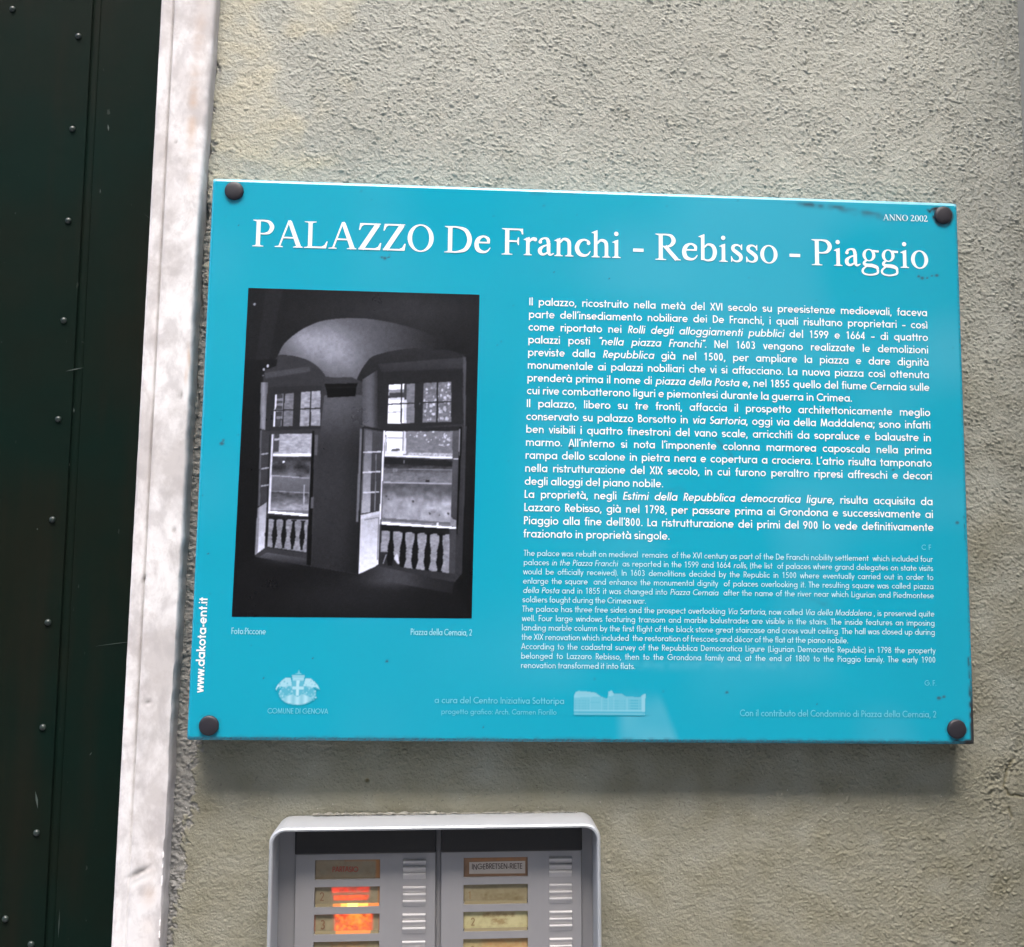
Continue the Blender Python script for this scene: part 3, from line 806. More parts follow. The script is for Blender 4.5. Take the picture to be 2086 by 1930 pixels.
def sign_panel():
    bv = .0030
    x0, x1, z0, z1 = -SW/2 + bv, SW/2 - bv, -SH/2 + bv, SH/2 - bv
    w, h = int((x1-x0)/.001) + 1, int((z1-z0)/.001) + 1
    xs = np.linspace(x0, x1, w); zs = np.linspace(z0, z1, h)
    X, Z = np.meshgrid(xs, zs)
    pale = np.zeros(X.shape); dirt_shade = np.zeros(X.shape); rust = np.zeros(X.shape)
    na = noise2(h, w, 40, 1); nb = noise2(h, w, 150, 2); nc = noise2(h, w, 9, 3)
    def dseg(P):
        d = np.full(X.shape, 9.0)
        for (a, b_), (c, e) in zip(P[:-1], P[1:]):
            L = (c-a)**2 + (e-b_)**2; t = np.clip(((X-a)*(c-a) + (Z-b_)*(e-b_)) / L, 0, 1)
            d = np.minimum(d, np.hypot(X-a-t*(c-a), Z-b_-t*(e-b_)))
        return d
    def streak(P, wd, s, arr, rough=.8):
        arr += s * np.exp(-(dseg(P)/wd)**2) * np.clip(.7 + rough*2*nb + rough*na, 0, 1.4)
    # dirt run along the top right, scuffs across the lettering
    streak([(.168,.2105),(.195,.2085),(.225,.2055),(.245,.203),(.262,.1985)], .0019, .42, dirt_shade)
    streak([(.150,.2125),(.205,.2095)], .0014, .35, dirt_shade)
    streak([(.205,.206),(.240,.2005),(.256,.2005)], .0022, .25, dirt_shade)
    streak([(.205,.060),(.196,.045),(.190,.038)], .0022, .30, dirt_shade)
    streak([(.096,.020),(.104,.012),(.112,.004)], .0016, .30, dirt_shade)
    streak([(.05,-.028),(.07,-.022),(.08,-.03)], .002, .16, dirt_shade)
    streak([(.17,-.105),(.19,-.112)], .0025, .18, dirt_shade)
    streak([(-.05,.212),(-.01,.2135)], .0012, .25, dirt_shade)
    # dark specks of old paint
    for x, z, q in ((-.166,.156,.0011),(-.1635,.1553,.0016),(-.1605,.1562,.0010),(.2655,.1535,.0014),(.2685,.1522,.0017),(.2725,.1525,.0011),(.2765,.1545,.0010),(.2805,.1548,.0017),
                    (-.0155,.008,.0016),(.2405,-.004,.0013),(.2235,.0,.0013),(-.2835,.006,.0018),(-.2825,.0085,.0010),(-.245,-.17,.0008),(-.1535,-.157,.0013),(-.209,-.155,.0008),
                    (.106,-.178,.0013),(.272,-.181,.0018),(.276,-.180,.0014),(.255,-.127,.0011),(.291,-.045,.0016),(-.278,.178,.0007),(.014,.144,.0008),(-.03,.148,.0008),
                    (-.29,-.078,.0009),(.176,-.186,.0007),(-.08,-.205,.0008),(.21,.095,.0007)):
        dirt_shade += .95 * np.exp(-(((X-x)/q)**2 + ((Z-z)/(q*.75))**2) ** 2)
    rng = np.random.default_rng(5)
    for _ in range(90):
        x, z, q, s = rng.uniform(x0, x1), rng.uniform(z0, z1), rng.uniform(.0004, .0009), rng.uniform(.15, .5)
        k = (np.abs(X[0]-x) < .004); kk = (np.abs(Z[:,0]-z) < .004); ix = np.ix_(kk, k)
        dirt_shade[ix] += s * np.exp(-(((X[ix]-x)/q)**2 + ((Z[ix]-z)/q)**2))
    # paler wedge right of the little building, faint wipe marks
    wedge = smooth01(X, .018, .030) * (1 - smooth01(X - (.044 + (-.165 - Z) * .40) , .0, .008)) * smooth01(-Z, .172, .196)
    pale += .10 * wedge * (.9 + .5 * na) * smooth01(-Z, .165, .185)
    pale += .035 * np.clip(nc * 2.4 + .1, 0, 1) * smooth01(X, -.1, .1) + .02 * np.clip(nc*2, 0, 1)
    streak([(-.01,-.155),(.05,-.158),(.15,-.156)], .004, .05, pale, .4)
    # rust and grime around the fixings and along the battered corner
    for cx, cz, s in ((-.2824,.2057,.25),(.2871,.2050,1.0),(-.2836,-.2052,.30),(.2850,-.2043,.8)):
        rr = np.hypot(X-cx, Z-cz); ring = np.exp(-((rr-.0080)/.0012)**2)
        rust += .65 * s * ring * np.clip(.55 + 2.2*nb + 1.2*na, 0, 1.2)
    streak([(.2830,.2115),(.2785,.2105),(.2762,.2078)], .0011, .85, rust)
    streak([(.2745,.2095),(.2775,.2065),(.2795,.2035)], .0008, .85, rust)
    streak([(.2815,.1985),(.2830,.1965)], .0013, .45, rust)
    streak([(.2895,-.2022),(.2915,-.2000)], .0009, .4, rust)
    edge = np.minimum.reduce([X-x0, x1-X, Z-z0, z1-Z])
    streak([(.2968,-.170),(.2972,-.2135),(.288,-.2137),(.272,-.2140)], .0013, .95, rust, .7)
    streak([(.2970,-.04),(.2972,-.058)], .0009, .6, rust); streak([(.2966,-.150),(.2970,-.165)], .0010, .6, rust)
    dirt_shade += .30 * (1 - smooth01(Z - z0, 0, .0022)) * np.clip(.7 + 1.6*nb, 0, 1.3)  # shade of the rounded bottom edge painted into this mask
    A = np.clip(np.stack([pale, dirt_shade, rust], -1), 0, 1)
    # tray edges: bevel and folded sides as extra rings
    per = [(i, 0) for i in range(w)] + [(w-1, j) for j in range(1, h)] + [(i, h-1) for i in range(w-2, -1, -1)] + [(0, j) for j in range(h-2, 0, -1)]
    ev = []; ef = []; k = len(per)
    prof = [(0, 0)] + [(bv*math.sin(t), bv*(1-math.cos(t))) for t in np.radians((22, 45, 68, 90))] + [(bv, ST), (bv-.02, ST)]
    for off, dep in prof:
        for i, j in per:
            ox = (1 if i == w-1 else -1 if i == 0 else 0); oz = (1 if j == h-1 else -1 if j == 0 else 0)
            sc = 1.0 if not (ox and oz) else .86
            ev.append((xs[i] + ox*off*sc, dep, zs[j] + oz*off*sc))
    for a in range(len(prof)-1):
        for i in range(k):
            j = (i+1) % k; ef.append((a*k+i, (a+1)*k+i, (a+1)*k+j, a*k+j)[::-1])
    o = grid_mesh("panel", X, np.zeros_like(X), Z, {"wear_and_light": A}, PANEL, sign, extra=(ev, ef))
    # rust and grime on the folded rim; lit top and shaded bottom painted in
    me = o.data; att = me.color_attributes["wear_and_light"]; n0 = w*h
    buf = np.zeros(len(me.vertices)*4, np.float32); att.data.foreach_get("color", buf); buf = buf.reshape(-1, 4)
    E = np.array(ev); rs = np.random.default_rng(2)
    base = np.stack([np.zeros(len(E)), np.zeros(len(E)), np.zeros(len(E))], 1)
    corner = np.exp(-(np.hypot((E[:,0]-.2985)/1.0, (E[:,2]+.205)/2.6)/.012)**2)
    base[:,2] = np.clip(corner*1.3, 0, .95)
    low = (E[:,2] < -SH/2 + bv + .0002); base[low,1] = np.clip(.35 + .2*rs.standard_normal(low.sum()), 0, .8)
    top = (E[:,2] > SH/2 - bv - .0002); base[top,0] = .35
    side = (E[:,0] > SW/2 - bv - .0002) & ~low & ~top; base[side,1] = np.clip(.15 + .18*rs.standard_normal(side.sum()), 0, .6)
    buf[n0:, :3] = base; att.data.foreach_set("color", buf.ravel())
sign_panel()

WHITE = plain("white_lettering", (.80, .86, .87), .35, var=.04, scale=140)
WHITE_THIN = plain("worn_white_lettering", (.50, .76, .83), .4, var=.12, scale=200)
WHITE_FADED = plain("faded_pale_lettering", (.13, .51, .64), .4, var=.22, scale=260)
YT = -.00025                                          # depth of the lettering film

def heading():
    m = MB(); sz = .0324/1000 * 1.0
    for word, a, b_, z in (("PALAZZO",-.2672,-.1245,.1617),("De",-.1175,-.0800,.1615),("Franchi",-.0722,.0240,.1612),("-",.0322,.0425,.1608),
                           ("Rebisso",.0505,.1508,.1607),("-",.1587,.1695,.1604),("Piaggio",.1773,.2745,.1602)):
        serif_word(m, word, a, b_, z, sz, YT)
    m.build("heading", WHITE, sign)
    m = MB(); serif_word(m, "ANNO 2002", .2370, .2745, .1994, .0075/1000, YT)
    m.build("year_text", plain("year_lettering", (.68, .83, .87), .4, var=.15, scale=300), sign)
heading()

ITALIAN = """Il palazzo, ricostruito nella met\u00e0 del XVI secolo su preesistenze medioevali, faceva
parte dell'insediamento nobiliare dei De Franchi, i quali risultano proprietari \u2013 cos\u00ec
come riportato nei *Rolli degli alloggiamenti pubblici* del 1599 e 1664 \u2013 di quattro
palazzi posti *\u201cnella piazza Franchi\u201d*. Nel 1603 vengono realizzate le demolizioni
previste dalla *Repubblica* gi\u00e0 nel 1500, per ampliare la piazza e dare dignit\u00e0
monumentale ai palazzi nobiliari che vi si affacciano. La nuova piazza cos\u00ec ottenuta
prender\u00e0 prima il nome di *piazza della Posta* e, nel 1855 quello del fiume Cernaia sulle
cui rive combatterono liguri e piemontesi durante la guerra in Crimea.|
Il palazzo, libero su tre fronti, affaccia il prospetto architettonicamente meglio
conservato su palazzo Borsotto in *via Sartoria*, oggi via della Maddalena; sono infatti
ben visibili i quattro finestroni del vano scale, arricchiti da sopraluce e balaustre in
marmo. All'interno si nota l'imponente colonna marmorea caposcala nella prima
rampa dello scalone in pietra nera e copertura a crociera. L'atrio risulta tamponato
nella ristrutturazione del XIX secolo, in cui furono peraltro ripresi affreschi e decori
degli alloggi del piano nobile.|
La propriet\u00e0, negli *Estimi della Repubblica democratica ligure,* risulta acquisita da
Lazzaro Rebisso, gi\u00e0 nel 1798, per passare prima ai Grondona e successivamente ai
Piaggio alla fine dell'800. La ristrutturazione dei primi del 900 lo vede definitivamente
frazionato in propriet\u00e0 singole.|""".split("\n")
ENGLISH = """The palace was rebuilt on medieval  remains  of the XVI century as part of the De Franchi nobility settlement  which included four
palaces *in the Piazza Franchi*  as reported in the 1599 and 1664 *rolls*, (the list  of palaces where grand delegates on state visits
would be officially received). In 1603 demolitions decided by the Republic in 1500 where eventually carried out in order to
enlarge the square  and enhance the monumental dignity  of palaces overlooking it. The resulting square was called piazza
*della Posta* and in 1855 it was changed into *Piazza Cernaia*  after the name of the river near which Ligurian and Piedmontese
soldiers fought during the Crimea war.|
The palace has three free sides and the prospect overlooking *Via Sartoria*, now called *Via della Maddalena* , is preserved quite
well. Four large windows featuring transom and marble balustrades are visible in the stairs. The inside features an imposing
landing marble column by the first flight of the black stone great staircase and cross vault ceiling. The hall was closed up during
the XIX renovation which included  the restoration of frescoes and d\u00e9cor of the flat at the piano nobile.|
According to the cadastral survey of the Repubblica Democratica Ligure (Ligurian Democratic Republic) in 1798 the property
belonged to Lazzaro Rebisso, then to the Grondona family and, at the end of 1800 to the Piaggio family. The early 1900
renovation transformed it into flats.|""".split("\n")

def text_block(name, lines, G, s, size, z0, dz, xl0, xl1, xr, calib, mat, sp):
    m = MB(); li, cw = calib
    hs = cw / (sans_width(G, lines[li].rstrip('|'), sp) * size)
    print(name, "horizontal scale", round(hs, 3))
    for i, ln in enumerate(lines):
        t = i / (len(lines) - 1); x = xl0 + (xl1 - xl0) * t
        rag = ln.endswith('|')
        sans_line(m, G, s, ln.rstrip('|'), x, z0 - dz * i, size, YT, sp, hs, None if rag else xr - x)
    return m
HEAVY = sans_font(.665, .128); LIGHT = sans_font(.62, .105)
m = text_block("italian_text", ITALIAN, HEAVY, .128, .00640, .1207, .01015, -.0497, -.0518, .2718, (7, .2590), WHITE, .30)
m.build("italian_text", WHITE, sign)
m = MB(); sans_line(m, LIGHT, .105, "C F", .2615, -.0667, .0042, YT, .5, 1.0); m.build("author_initials", WHITE_FADED, sign)
m = text_block("english_text", ENGLISH, LIGHT, .100, .00475, -.0761, .00708, -.0512, -.0524, .2704, (9, .2535), WHITE_THIN, .27)
m.build("english_text", WHITE_THIN, sign)
m = MB()
sans_line(m, LIGHT, .105, "G. F.", .2608, -.1715, .0042, YT, .25, 1.0); m.build("author_initials", WHITE_FADED, sign); m = MB()
sans_line(m, LIGHT, .115, "a cura del Centro Iniziativa Sottoripa", -.1171, -.1876, .0050, YT, .34, .0983 / (sans_width(LIGHT, "a cura del Centro Iniziativa Sottoripa", .34) * .0050))
sans_line(m, LIGHT, .10, "progetto grafico: Arch. Carmen Fiorillo", -.1119, -.1956, .0040, YT, .34, .0873 / (sans_width(LIGHT, "progetto grafico: Arch. Carmen Fiorillo", .34) * .0040))
m.build("credit_text", WHITE_FADED, sign); m = MB()
con = "Con il contributo del Condominio di Piazza della Cernaia, 2"
sans_line(m, LIGHT, .115, con, .1158, -.1957, .0052, YT, .34, .1540 / (sans_width(LIGHT, con, .34) * .0052))
m.build("sponsor_text", WHITE_FADED, sign); m = MB()
sans_line(m, LIGHT, .11, "COMUNE DI GENOVA", -.2412, -.1961, .0040, YT, .30, .0450 / (sans_width(LIGHT, "COMUNE DI GENOVA", .30) * .0040))
m.build("arms_caption", WHITE_FADED, sign)
CAPTION = plain("caption_lettering", (.27, .63, .73), .4, var=.2, scale=260)
m = MB()
sans_line(m, LIGHT, .125, "Foto:Piccone", -.2703, -.1379, .0050, YT, .3, .0258 / (sans_width(LIGHT, "Foto:Piccone", .3) * .0050))
m.build("photo_caption", CAPTION, sign); m = MB()
pc = "Piazza della Cernaia, 2"
sans_line(m, LIGHT, .125, pc, -.1363, -.1371, .0050, YT, .3, .0468 / (sans_width(LIGHT, pc, .3) * .0050))
m.build("photo_caption", CAPTION, sign)
m = MB()
www = "www.dakota-ent.it"
sans_line(m, HEAVY, .17, www, -.2889, -.1812, .0066, YT, .3, .0704 / (sans_width(HEAVY, www, .3) * .0066), vertical=True)
m.build("web_address", WHITE, sign)

# ------------------------------------------------------------------ the printed photograph (vaulted hall with two tall windows)
def photograph():
    TL, TR, BR, BL = (-.2684,.1283), (-.0886,.1281), (-.0902,-.1241), (-.2704,-.1250)
    w, h = 430, 590
    u = np.linspace(0, 1, w)[None, :]; v = np.linspace(1, 0, h)[:, None]      # row 0 = bottom, v counts down from the top
    def bil(a, b_, c, d): return a[0]*(1-u)*(1-v) + b_[0]*u*(1-v) + c[0]*u*v + d[0]*(1-u)*v, a[1]*(1-u)*(1-v) + b_[1]*u*(1-v) + c[1]*u*v + d[1]*(1-u)*v
    X, Z = bil(TL, TR, BR, BL)
    tx, ty = bil((115,42), (1291,77), (1250,1722), (30,1716))
    c = Canvas(w, h, tx, ty); c.a[:] = 40
    def a3(*p): return [(((480+p[i]/4.019)-460)*2.498, ((720+p[i+1]/4.019)-570)*2.498) for i in range(0, len(p), 2)]
    def a4(*p): return [(((720+p[i]/4.019)-460)*2.498, ((720+p[i+1]/4.019)-570)*2.498) for i in range(0, len(p), 2)]
    def P(*p): return [(p[i], p[i+1]) for i in range(0, len(p), 2)]
    def sm(*p): return [tuple(q) for q in catmull(P(*p), 8)]
    c.fill(P(115,42,1291,77,1280,430,1100,330,640,200,400,250,262,420,100,440), lambda x, y: 40 + 16*np.exp(-((x-900)/380)**2 - ((y-160)/120)**2))
    c.fill(P(205,42,290,42,215,430,150,430), 46)
    NZ = [blur(noise2(700, 700, k, 30 + k), 1) * 2 for k in (260, 90, 30)]
    def nz(x, y, i, sx=1.0, sy=1.0): return NZ[i][(np.abs(y*sy).astype(int)*1) % 700, np.abs(x*sx*.5).astype(int) % 700]
    # window wall in half shade
    c.fill(P(190,470,300,400,480,440,700,400,1215,390,1225,1540,660,1540,160,1420), (64, 58))
    # bright vault
    arch = sm(262,428,266,390,295,335,345,288,405,248,480,217,560,204,650,200,740,206,830,222,940,250,1040,285,1120,325,1215,392)
    low = sm(1215,396,1150,368,1060,360,960,358,880,366,800,382,740,402,705,440,680,480,662,520) + P(640,508,540,508,505,505) + sm(498,492,470,458,430,428,380,408,330,396,275,392)
    def vault(x, y):
        b_ = 84 + 62*np.exp(-((x-500)/190)**2 - ((y-330)/120)**2) + 26*np.exp(-((x-600)/120)**2 - ((y-440)/90)**2) + 18*np.exp(-((x-380)/90)**2 - ((y-300)/60)**2)
        return b_ - 45*smooth01(x, 720, 1180)
    c.fill(arch + low, vault)
    c.fill(P(270,392) + sm(330,398,380,410,430,430,470,460,500,500) + P(498,600,240,590,190,545,190,480), (62, 58))
    c.fill(P(195,485,420,452,430,478,200,515), 76)
    c.fill(sm(662,520,680,480,705,440,740,402,800,384,880,368,960,360,1060,362,1150,372,1215,396) + P(1225,560,760,560), (52, 44))
    c.fill(P(770,440,1205,405,1205,460,790,480), (66, 56))
    c.fill(P(1205,400,1222,405,1222,900,1212,900), 84)
    # left springing, dark pier at the left edge
    c.fill(P(30,420,262,415,255,450,200,470,185,520,172,780,150,1420,30,1720), (36, 30))
    c.fill(P(1222,380,1285,420,1250,1722,1150,1560,1200,1500,1218,760), (40, 30))
    c.fill(P(1214,760,1224,760,1208,1240,1198,1240), 66)
    for x, y, q, g in ((146,128,7,150),(212,450,7,190),(192,468,6,170),(188,500,4,120),(292,1505,5,150),(330,1515,4,110),(155,1600,3,110),(1083,1618,4,120),(475,1550,3,90)):
        c.fill([(x+q*math.cos(t), y+q*1.2*math.sin(t)) for t in np.linspace(0, 6.28, 8)], g)
    # pier between the windows with its dark capital
    c.fill(P(498,600,690,600,664,1502,432,1468,455,1100,478,780), lambda x, y: 92 - 34*smooth01(y, 600, 900) - 12*smooth01(x, 560, 690) - 8*smooth01(y, 1100, 1500))
    c.fill(P(690,520,768,470,766,760,802,780,690,764), lambda x, y: 74 + 26*np.exp(-((x-725)/30)**2) - 16*smooth01(x, 735, 765))
    c.fill(P(497,543,668,538,660,560,655,606,514,613,508,575), 24)
    c.fill(P(505,560,660,555,658,562,508,567), 34)
    # ---- left window: transom lights
    c.fill(a3(240,300,700,280,690,640,240,660), 52)
    c.fill(a3(205,255,262,258,238,650,196,640), lambda x, y: 100 + 40*np.exp(-((x-190)/12)**2))
    wall3 = lambda k: (lambda x, y: k - 8 + 18*nz(x, y, 1) + 9*nz(x, y, 0))
    c.fill(a3(322,358,474,345,462,618,305,626), wall3(128)); c.fill(a3(330,358,385,355,372,622,318,624), 70)
    for y in (392, 432, 480, 540): c.fill(a3(330,y,382,y-3,381,y+18,328,y+20), 128)
    c.fill(a3(320,360,334,360,316,624,304,624), 215); c.fill(a3(385,352,396,351,380,622,368,622), 165)
    c.fill(a3(530,338,690,326,686,616,518,620), wall3(158))
    c.line(a3(395,350,378,622), 7, 44); c.line(a3(312,490,470,484), 6, 44); c.line(a3(612,330,602,620), 7, 40); c.line(a3(520,478,690,472), 6, 40)
    # left casement opening
    c.fill(a3(292,684,622,680,590,1350,262,1330), 120); c.fill(a3(315,684,620,682,610,850,310,840), wall3(172))
    c.fill(a3(312,686,355,684,350,830,305,832), 74); c.fill(a3(312,720,354,718,353,736,310,738), 170)
    c.fill(a3(300,845,612,842,610,868,300,866), 232)
    c.fill(a3(300,868,610,870,600,1050,290,1030), lambda x, y: 66 + 22*nz(x, y, 2) + 14*nz(x, y, 0) + 40*smooth01(y, 960, 1030))
    c.fill(a3(290,1030,600,1046,594,1160,284,1150), (112, 96)); c.fill(a3(284,1152,594,1166,590,1310,272,1306), lambda x, y: 84 + 70*smooth01(y, 1110, 1180) + 20*nz(x, y, 1))
    c.line(a3(296,1024,598,1046), 5, 160); c.line(a3(288,1150,592,1166), 4, 150)
    c.fill(a3(552,1100,562,1100,556,1300,546,1300), 160)
    c.fill(a3(380,902,398,902,398,920,380,920), 240)
    c.fill(a3(262,1310,588,1336,586,1356,262,1330), 250)
    # left door leaf, glazed, and its bright panel
    c.fill(a3(206,655,285,690,250,1240,178,1270), 66); c.line(a3(204,655,190,1270), 8, 96); c.line(a3(282,690,255,1300), 9, 60)
    c.fill(a3(290,690,305,690,280,1310,262,1320), 205); c.fill(a3(272,690,282,690,258,1300,248,1300), 40)
    for y in (848, 966, 1106): c.line(a3(205,y+4,268,y-6), 7, 165)
    c.fill(a3(176,1290,252,1240,236,1610,152,1668), (150, 205)); c.fill(a3(176,1290,192,1282,180,1640,152,1668), 130)
    # left balustrade
    c.fill(a3(270,1350,590,1362,575,1650,255,1606), 40); c.fill(a3(268,1376,588,1380,572,1645,256,1600), wall3(146))
    def balus(f, cx0, cx1, y0, y1, n0, n1):
        for t in np.linspace(0, 1, n0):
            cx = cx0 + (cx1-cx0)*t; dy = (y1-y0)*t
            s = n1
            f(cx, y0+dy, s)
    def b3(cx, y, s):
        H = 235
        prof = [(0,-22),(.03,-22),(.05,-10),(.25,-12),(.45,-20),(.60,-24),(.66,-15),(.70,-20),(.85,-12),(.95,-8),(1,-10)]
        lft = [(cx + k*s - 14*t, y + t*H) for t, k in prof]; rgt = [(cx - k*s - 14*t, y + t*H) for t, k in prof][::-1]
        flat = [q for p_ in lft + rgt for q in p_]; c.fill(a3(*flat), 34)
    balus(b3, 322, 546, 1372, 1390, 4, 1.0); b3(258, 1366, .6)
    c.fill(a3(150,1670,240,1612,575,1655,572,1690,250,1640,180,1690), 62)
    c.fill(a3(180,1690,250,1645,575,1695,570,1740,330,1720,160,1710), (92, 52))
    # right edge of the left opening: dark leaf edge-on
    c.fill(a3(622,660,640,655,612,1750,572,1745), 28); c.fill(a3(642,690,668,690,662,860,640,860), 92); c.fill(a3(612,1200,632,1195,628,1290,608,1290), 96)
    # ---- right window
    c.fill(a4(190,200,880,150,900,600,240,650,190,620), (46, 50))
    c.fill(a4(284,276,414,270,412,596,274,598), 250); c.fill(a4(284,318,430,312,428,345,284,350), 150); c.fill(a4(284,345,428,338,426,382,282,388), 74); c.fill(a4(300,386,408,380,406,402,284,404), 200)
    wall4 = lambda k, s: (lambda x, y: k - 8 + .9*s*nz(x, y, 0) + s*nz(x, y, 1))
    c.fill(a4(414,270,498,266,492,590,428,596), wall4(132, 10)); c.fill(a4(408,272,432,271,428,420,408,420), 70); c.fill(a4(400,402,430,400,428,596,404,596), 205)
    c.fill(a4(570,262,798,250,796,582,562,588), wall4(128, 16))
    rg = np.random.default_rng(4)
    for _ in range(60):
        x, y, q = rg.uniform(575, 790), rg.uniform(270, 575), rg.uniform(4, 13)
        c.fill([(((720+(x+q*math.cos(t)*rg.uniform(.6,1.2))/4.019)-460)*2.498, ((720+(y+1.4*q*math.sin(t)*rg.uniform(.6,1.2))/4.019)-570)*2.498) for t in np.linspace(0, 6.28, 8)], rg.uniform(165, 205))
    c.line(a4(388,270,384,596), 7, 46); c.line(a4(278,438,496,428), 6, 46); c.line(a4(280,505,384,500), 4, 120)
    c.line(a4(684,256,680,586), 8, 40); c.line(a4(566,424,798,416), 6, 40)
    c.fill(a4(498,262,570,258,562,590,492,594), 50); c.fill(a4(533,424,543,424,543,440,533,440), 120)
    c.fill(a4(198,640,870,620,880,662,250,660), 48)
    # right casement opening
    c.fill(a4(250,662,862,658,800,1450,222,1420), 128); c.fill(a4(258,662,412,660,400,855,250,860), 244)
    c.line(a4(262,716,400,716), 5, 140); c.line(a4(402,664,398,830), 7, 150); c.line(a4(262,690,260,830), 5, 120)
    c.fill(a4(310,806,370,802,376,822,300,824), 90); c.fill(a4(250,822,425,822,425,845,250,850), 214)
    c.fill(a4(408,662,424,662,422,850,406,850), 216)
    c.fill(a4(428,662,812,658,806,872,432,862), wall4(134, 10))
    for _ in range(46):
        x, y, q = rg.uniform(450, 800), rg.uniform(664, 790), rg.uniform(4, 12)
        if y < 700 + (x-450)*.3: c.fill([(((720+(x+q*math.cos(t)*rg.uniform(.6,1.2))/4.019)-460)*2.498, ((720+(y+q*math.sin(t)*rg.uniform(.6,1.2))/4.019)-570)*2.498) for t in np.linspace(0, 6.28, 8)], rg.uniform(175, 215))
    c.fill(a4(440,835,806,842,806,875,440,862), lambda x, y: 170 + 50*nz(x, y, 0, 2)); c.fill(a4(250,852,858,872,858,890,250,866), 226)
    c.fill(a4(244,868,858,890,850,1080,240,1070), lambda x, y: 62 + 14*nz(x, y, 1) + 12*nz(x, y, 0) + 58*smooth01(y, 960, 1010))
    c.fill(a4(244,880,850,905,850,950,244,930), 44); c.fill(a4(404,896,412,896,412,926,404,926), 210)
    for x in (318, 330, 346): c.fill(a4(x,966,x+5,966,x+5,992,x,990), 190)
    c.line(a4(240,970,806,976), 5, 130); c.line(a4(240,1078,800,1090), 6, 168)
    c.fill(a4(585,1058,615,1058,618,1078,585,1078), 40)
    c.fill(a4(240,1086,800,1096,796,1420,224,1400), lambda x, y: 96 + 62*smooth01(y, 1060, 1170) + 16*nz(x, y, 2) + 12*nz(x, y, 1, 1, .4) + 6*nz(x, y, 0))
    for x, y, q in ((482,1232,10),(620,1330,9),(260,1190,8),(280,1215,6),(770,1330,9),(700,1345,5)): c.fill(a4(x-q,y-q,x+q,y-q*.6,x+q,y+q,x-q*.5,y+q), 74)
    c.fill(a4(226,1366,792,1402,790,1420,226,1392), 108); c.fill(a4(224,1400,838,1440,836,1454,224,1420), 252)
    c.fill(a4(675,1410,690,1398,694,1428,672,1430), 210)
    # right-hand leaf seen edge-on
    c.fill(a4(810,660,862,650,846,1370,795,1360), (90, 70)); c.fill(a4(862,625,888,622,850,1500,838,1500), 26); c.fill(a4(812,880,858,884,856,892,812,888), 200)
    c.line(a4(866,640,864,860), 5, 150); c.fill(a4(790,1365,838,1385,838,1440,790,1436), 140)
    # open glazed door leaf on the left of the right window
    c.fill(a4(78,622,246,655,205,1320,42,1350), 80); c.fill(a4(92,650,150,662,130,1320,58,1330), (100, 165)); c.fill(a4(150,664,232,680,200,1310,128,1325), (74, 62))
    for y in (828, 990, 1155): c.line(a4(70,y+6 if y < 900 else y+8,222,y), 7, 196)
    c.line(a4(180,850,166,1310), 5, 130)
    c.line(a4(78,625,245,658), 12, 44); c.line(a4(74,625,36,1420), 9, 40); c.line(a4(56,640,24,1400), 12, 112)
    c.fill(a4(238,655,252,655,214,1420,204,1420), 236); c.fill(a4(226,680,238,676,208,1320,198,1320), 70)
    c.fill(a4(46,1345,210,1310,198,1745,32,1820), (170, 225)); c.fill(a4(46,1345,210,1310,206,1335,45,1378), 196); c.line(a4(84,1382,202,1362,188,1705), 5, 130)
    c.line(a4(44,1350,30,1825), 7, 36)
    # right balustrade
    c.fill(a4(222,1420,836,1455,820,1840,200,1760), 38); c.fill(a4(226,1468,786,1500,776,1812,205,1748), wall4(152, 12))
    c.fill(a4(205,1640,290,1640,370,1700,380,1765,205,1750), 52); c.line(a4(235,1735,262,1660), 5, 150); c.fill(a4(318,1690,350,1650,378,1730,360,1740), 190)
    def b4(cx, y, s):
        H = 310
        prof = [(0,-34),(.03,-34),(.05,-13),(.20,-12),(.38,-22),(.46,-28),(.50,-22),(.53,-30),(.57,-22),(.62,-24),(.74,-30),(.86,-20),(.95,-14),(.97,-26),(1,-28)]
        lft = [(cx + k*s - 18*t, y + t*H) for t, k in prof]; rgt = [(cx - k*s - 18*t, y + t*H) for t, k in prof][::-1]
        flat = [q for p_ in lft + rgt for q in p_]; c.fill(a4(*flat), 32)
    for i, cx in enumerate((308, 408, 508, 611, 714)): b4(cx, 1462 + i*8, 1.0)
    c.fill(a4(784,1455,836,1455,824,1838,776,1830), 70)
    c.fill(a4(196,1740,826,1815,830,1850,150,1800,60,1830), 56)
    # floor
    c.fill(P(30,1720,60,1480,150,1420,432,1468,668,1506,770,1480,1165,1560,1250,1722), lambda x, y: 34 + 34*np.exp(-((x-830)/150)**2 - ((y-1530)/40)**2) + 26*np.exp(-((x-290)/90)**2 - ((y-1425)/30)**2) + 10*np.exp(-((x-640)/300)**2 - ((y-1620)/90)**2))
    c.fill(P(668,1506,775,1465,1160,1545,1150,1600,700,1520), lambda x, y: 44 + 30*np.exp(-((x-860)/140)**2))
    a = blur(c.a, 1)
    g = 3.0*np.random.default_rng(1).standard_normal((h, w)) + 12*noise2(h, w, 90, 2)*(a/140) + 8*noise2(h, w, 25, 3)*(a/140)
    a = a + g; a = np.clip(a, 0, 255); a = 255*(a/255)**1.0 - 9*np.exp(-(a/60)**2)
    a = a * (1 + .10*smooth01(a, 110, 200)) - 9; rgb = np.stack([lin(a*.95), lin(a*.97), lin(a*1.06)], -1)
    n = Nodes("printed_photograph")
    col, ch = n.attr("print")
    mt = n.out(col, n.math('ADD', n.math('MULTIPLY', n.noise(26, 5), .16), .22), spec=.30)
    grid_mesh("photograph", X, np.full(X.shape, -.0002), Z, {"print": rgb}, mt, sign)
photograph()

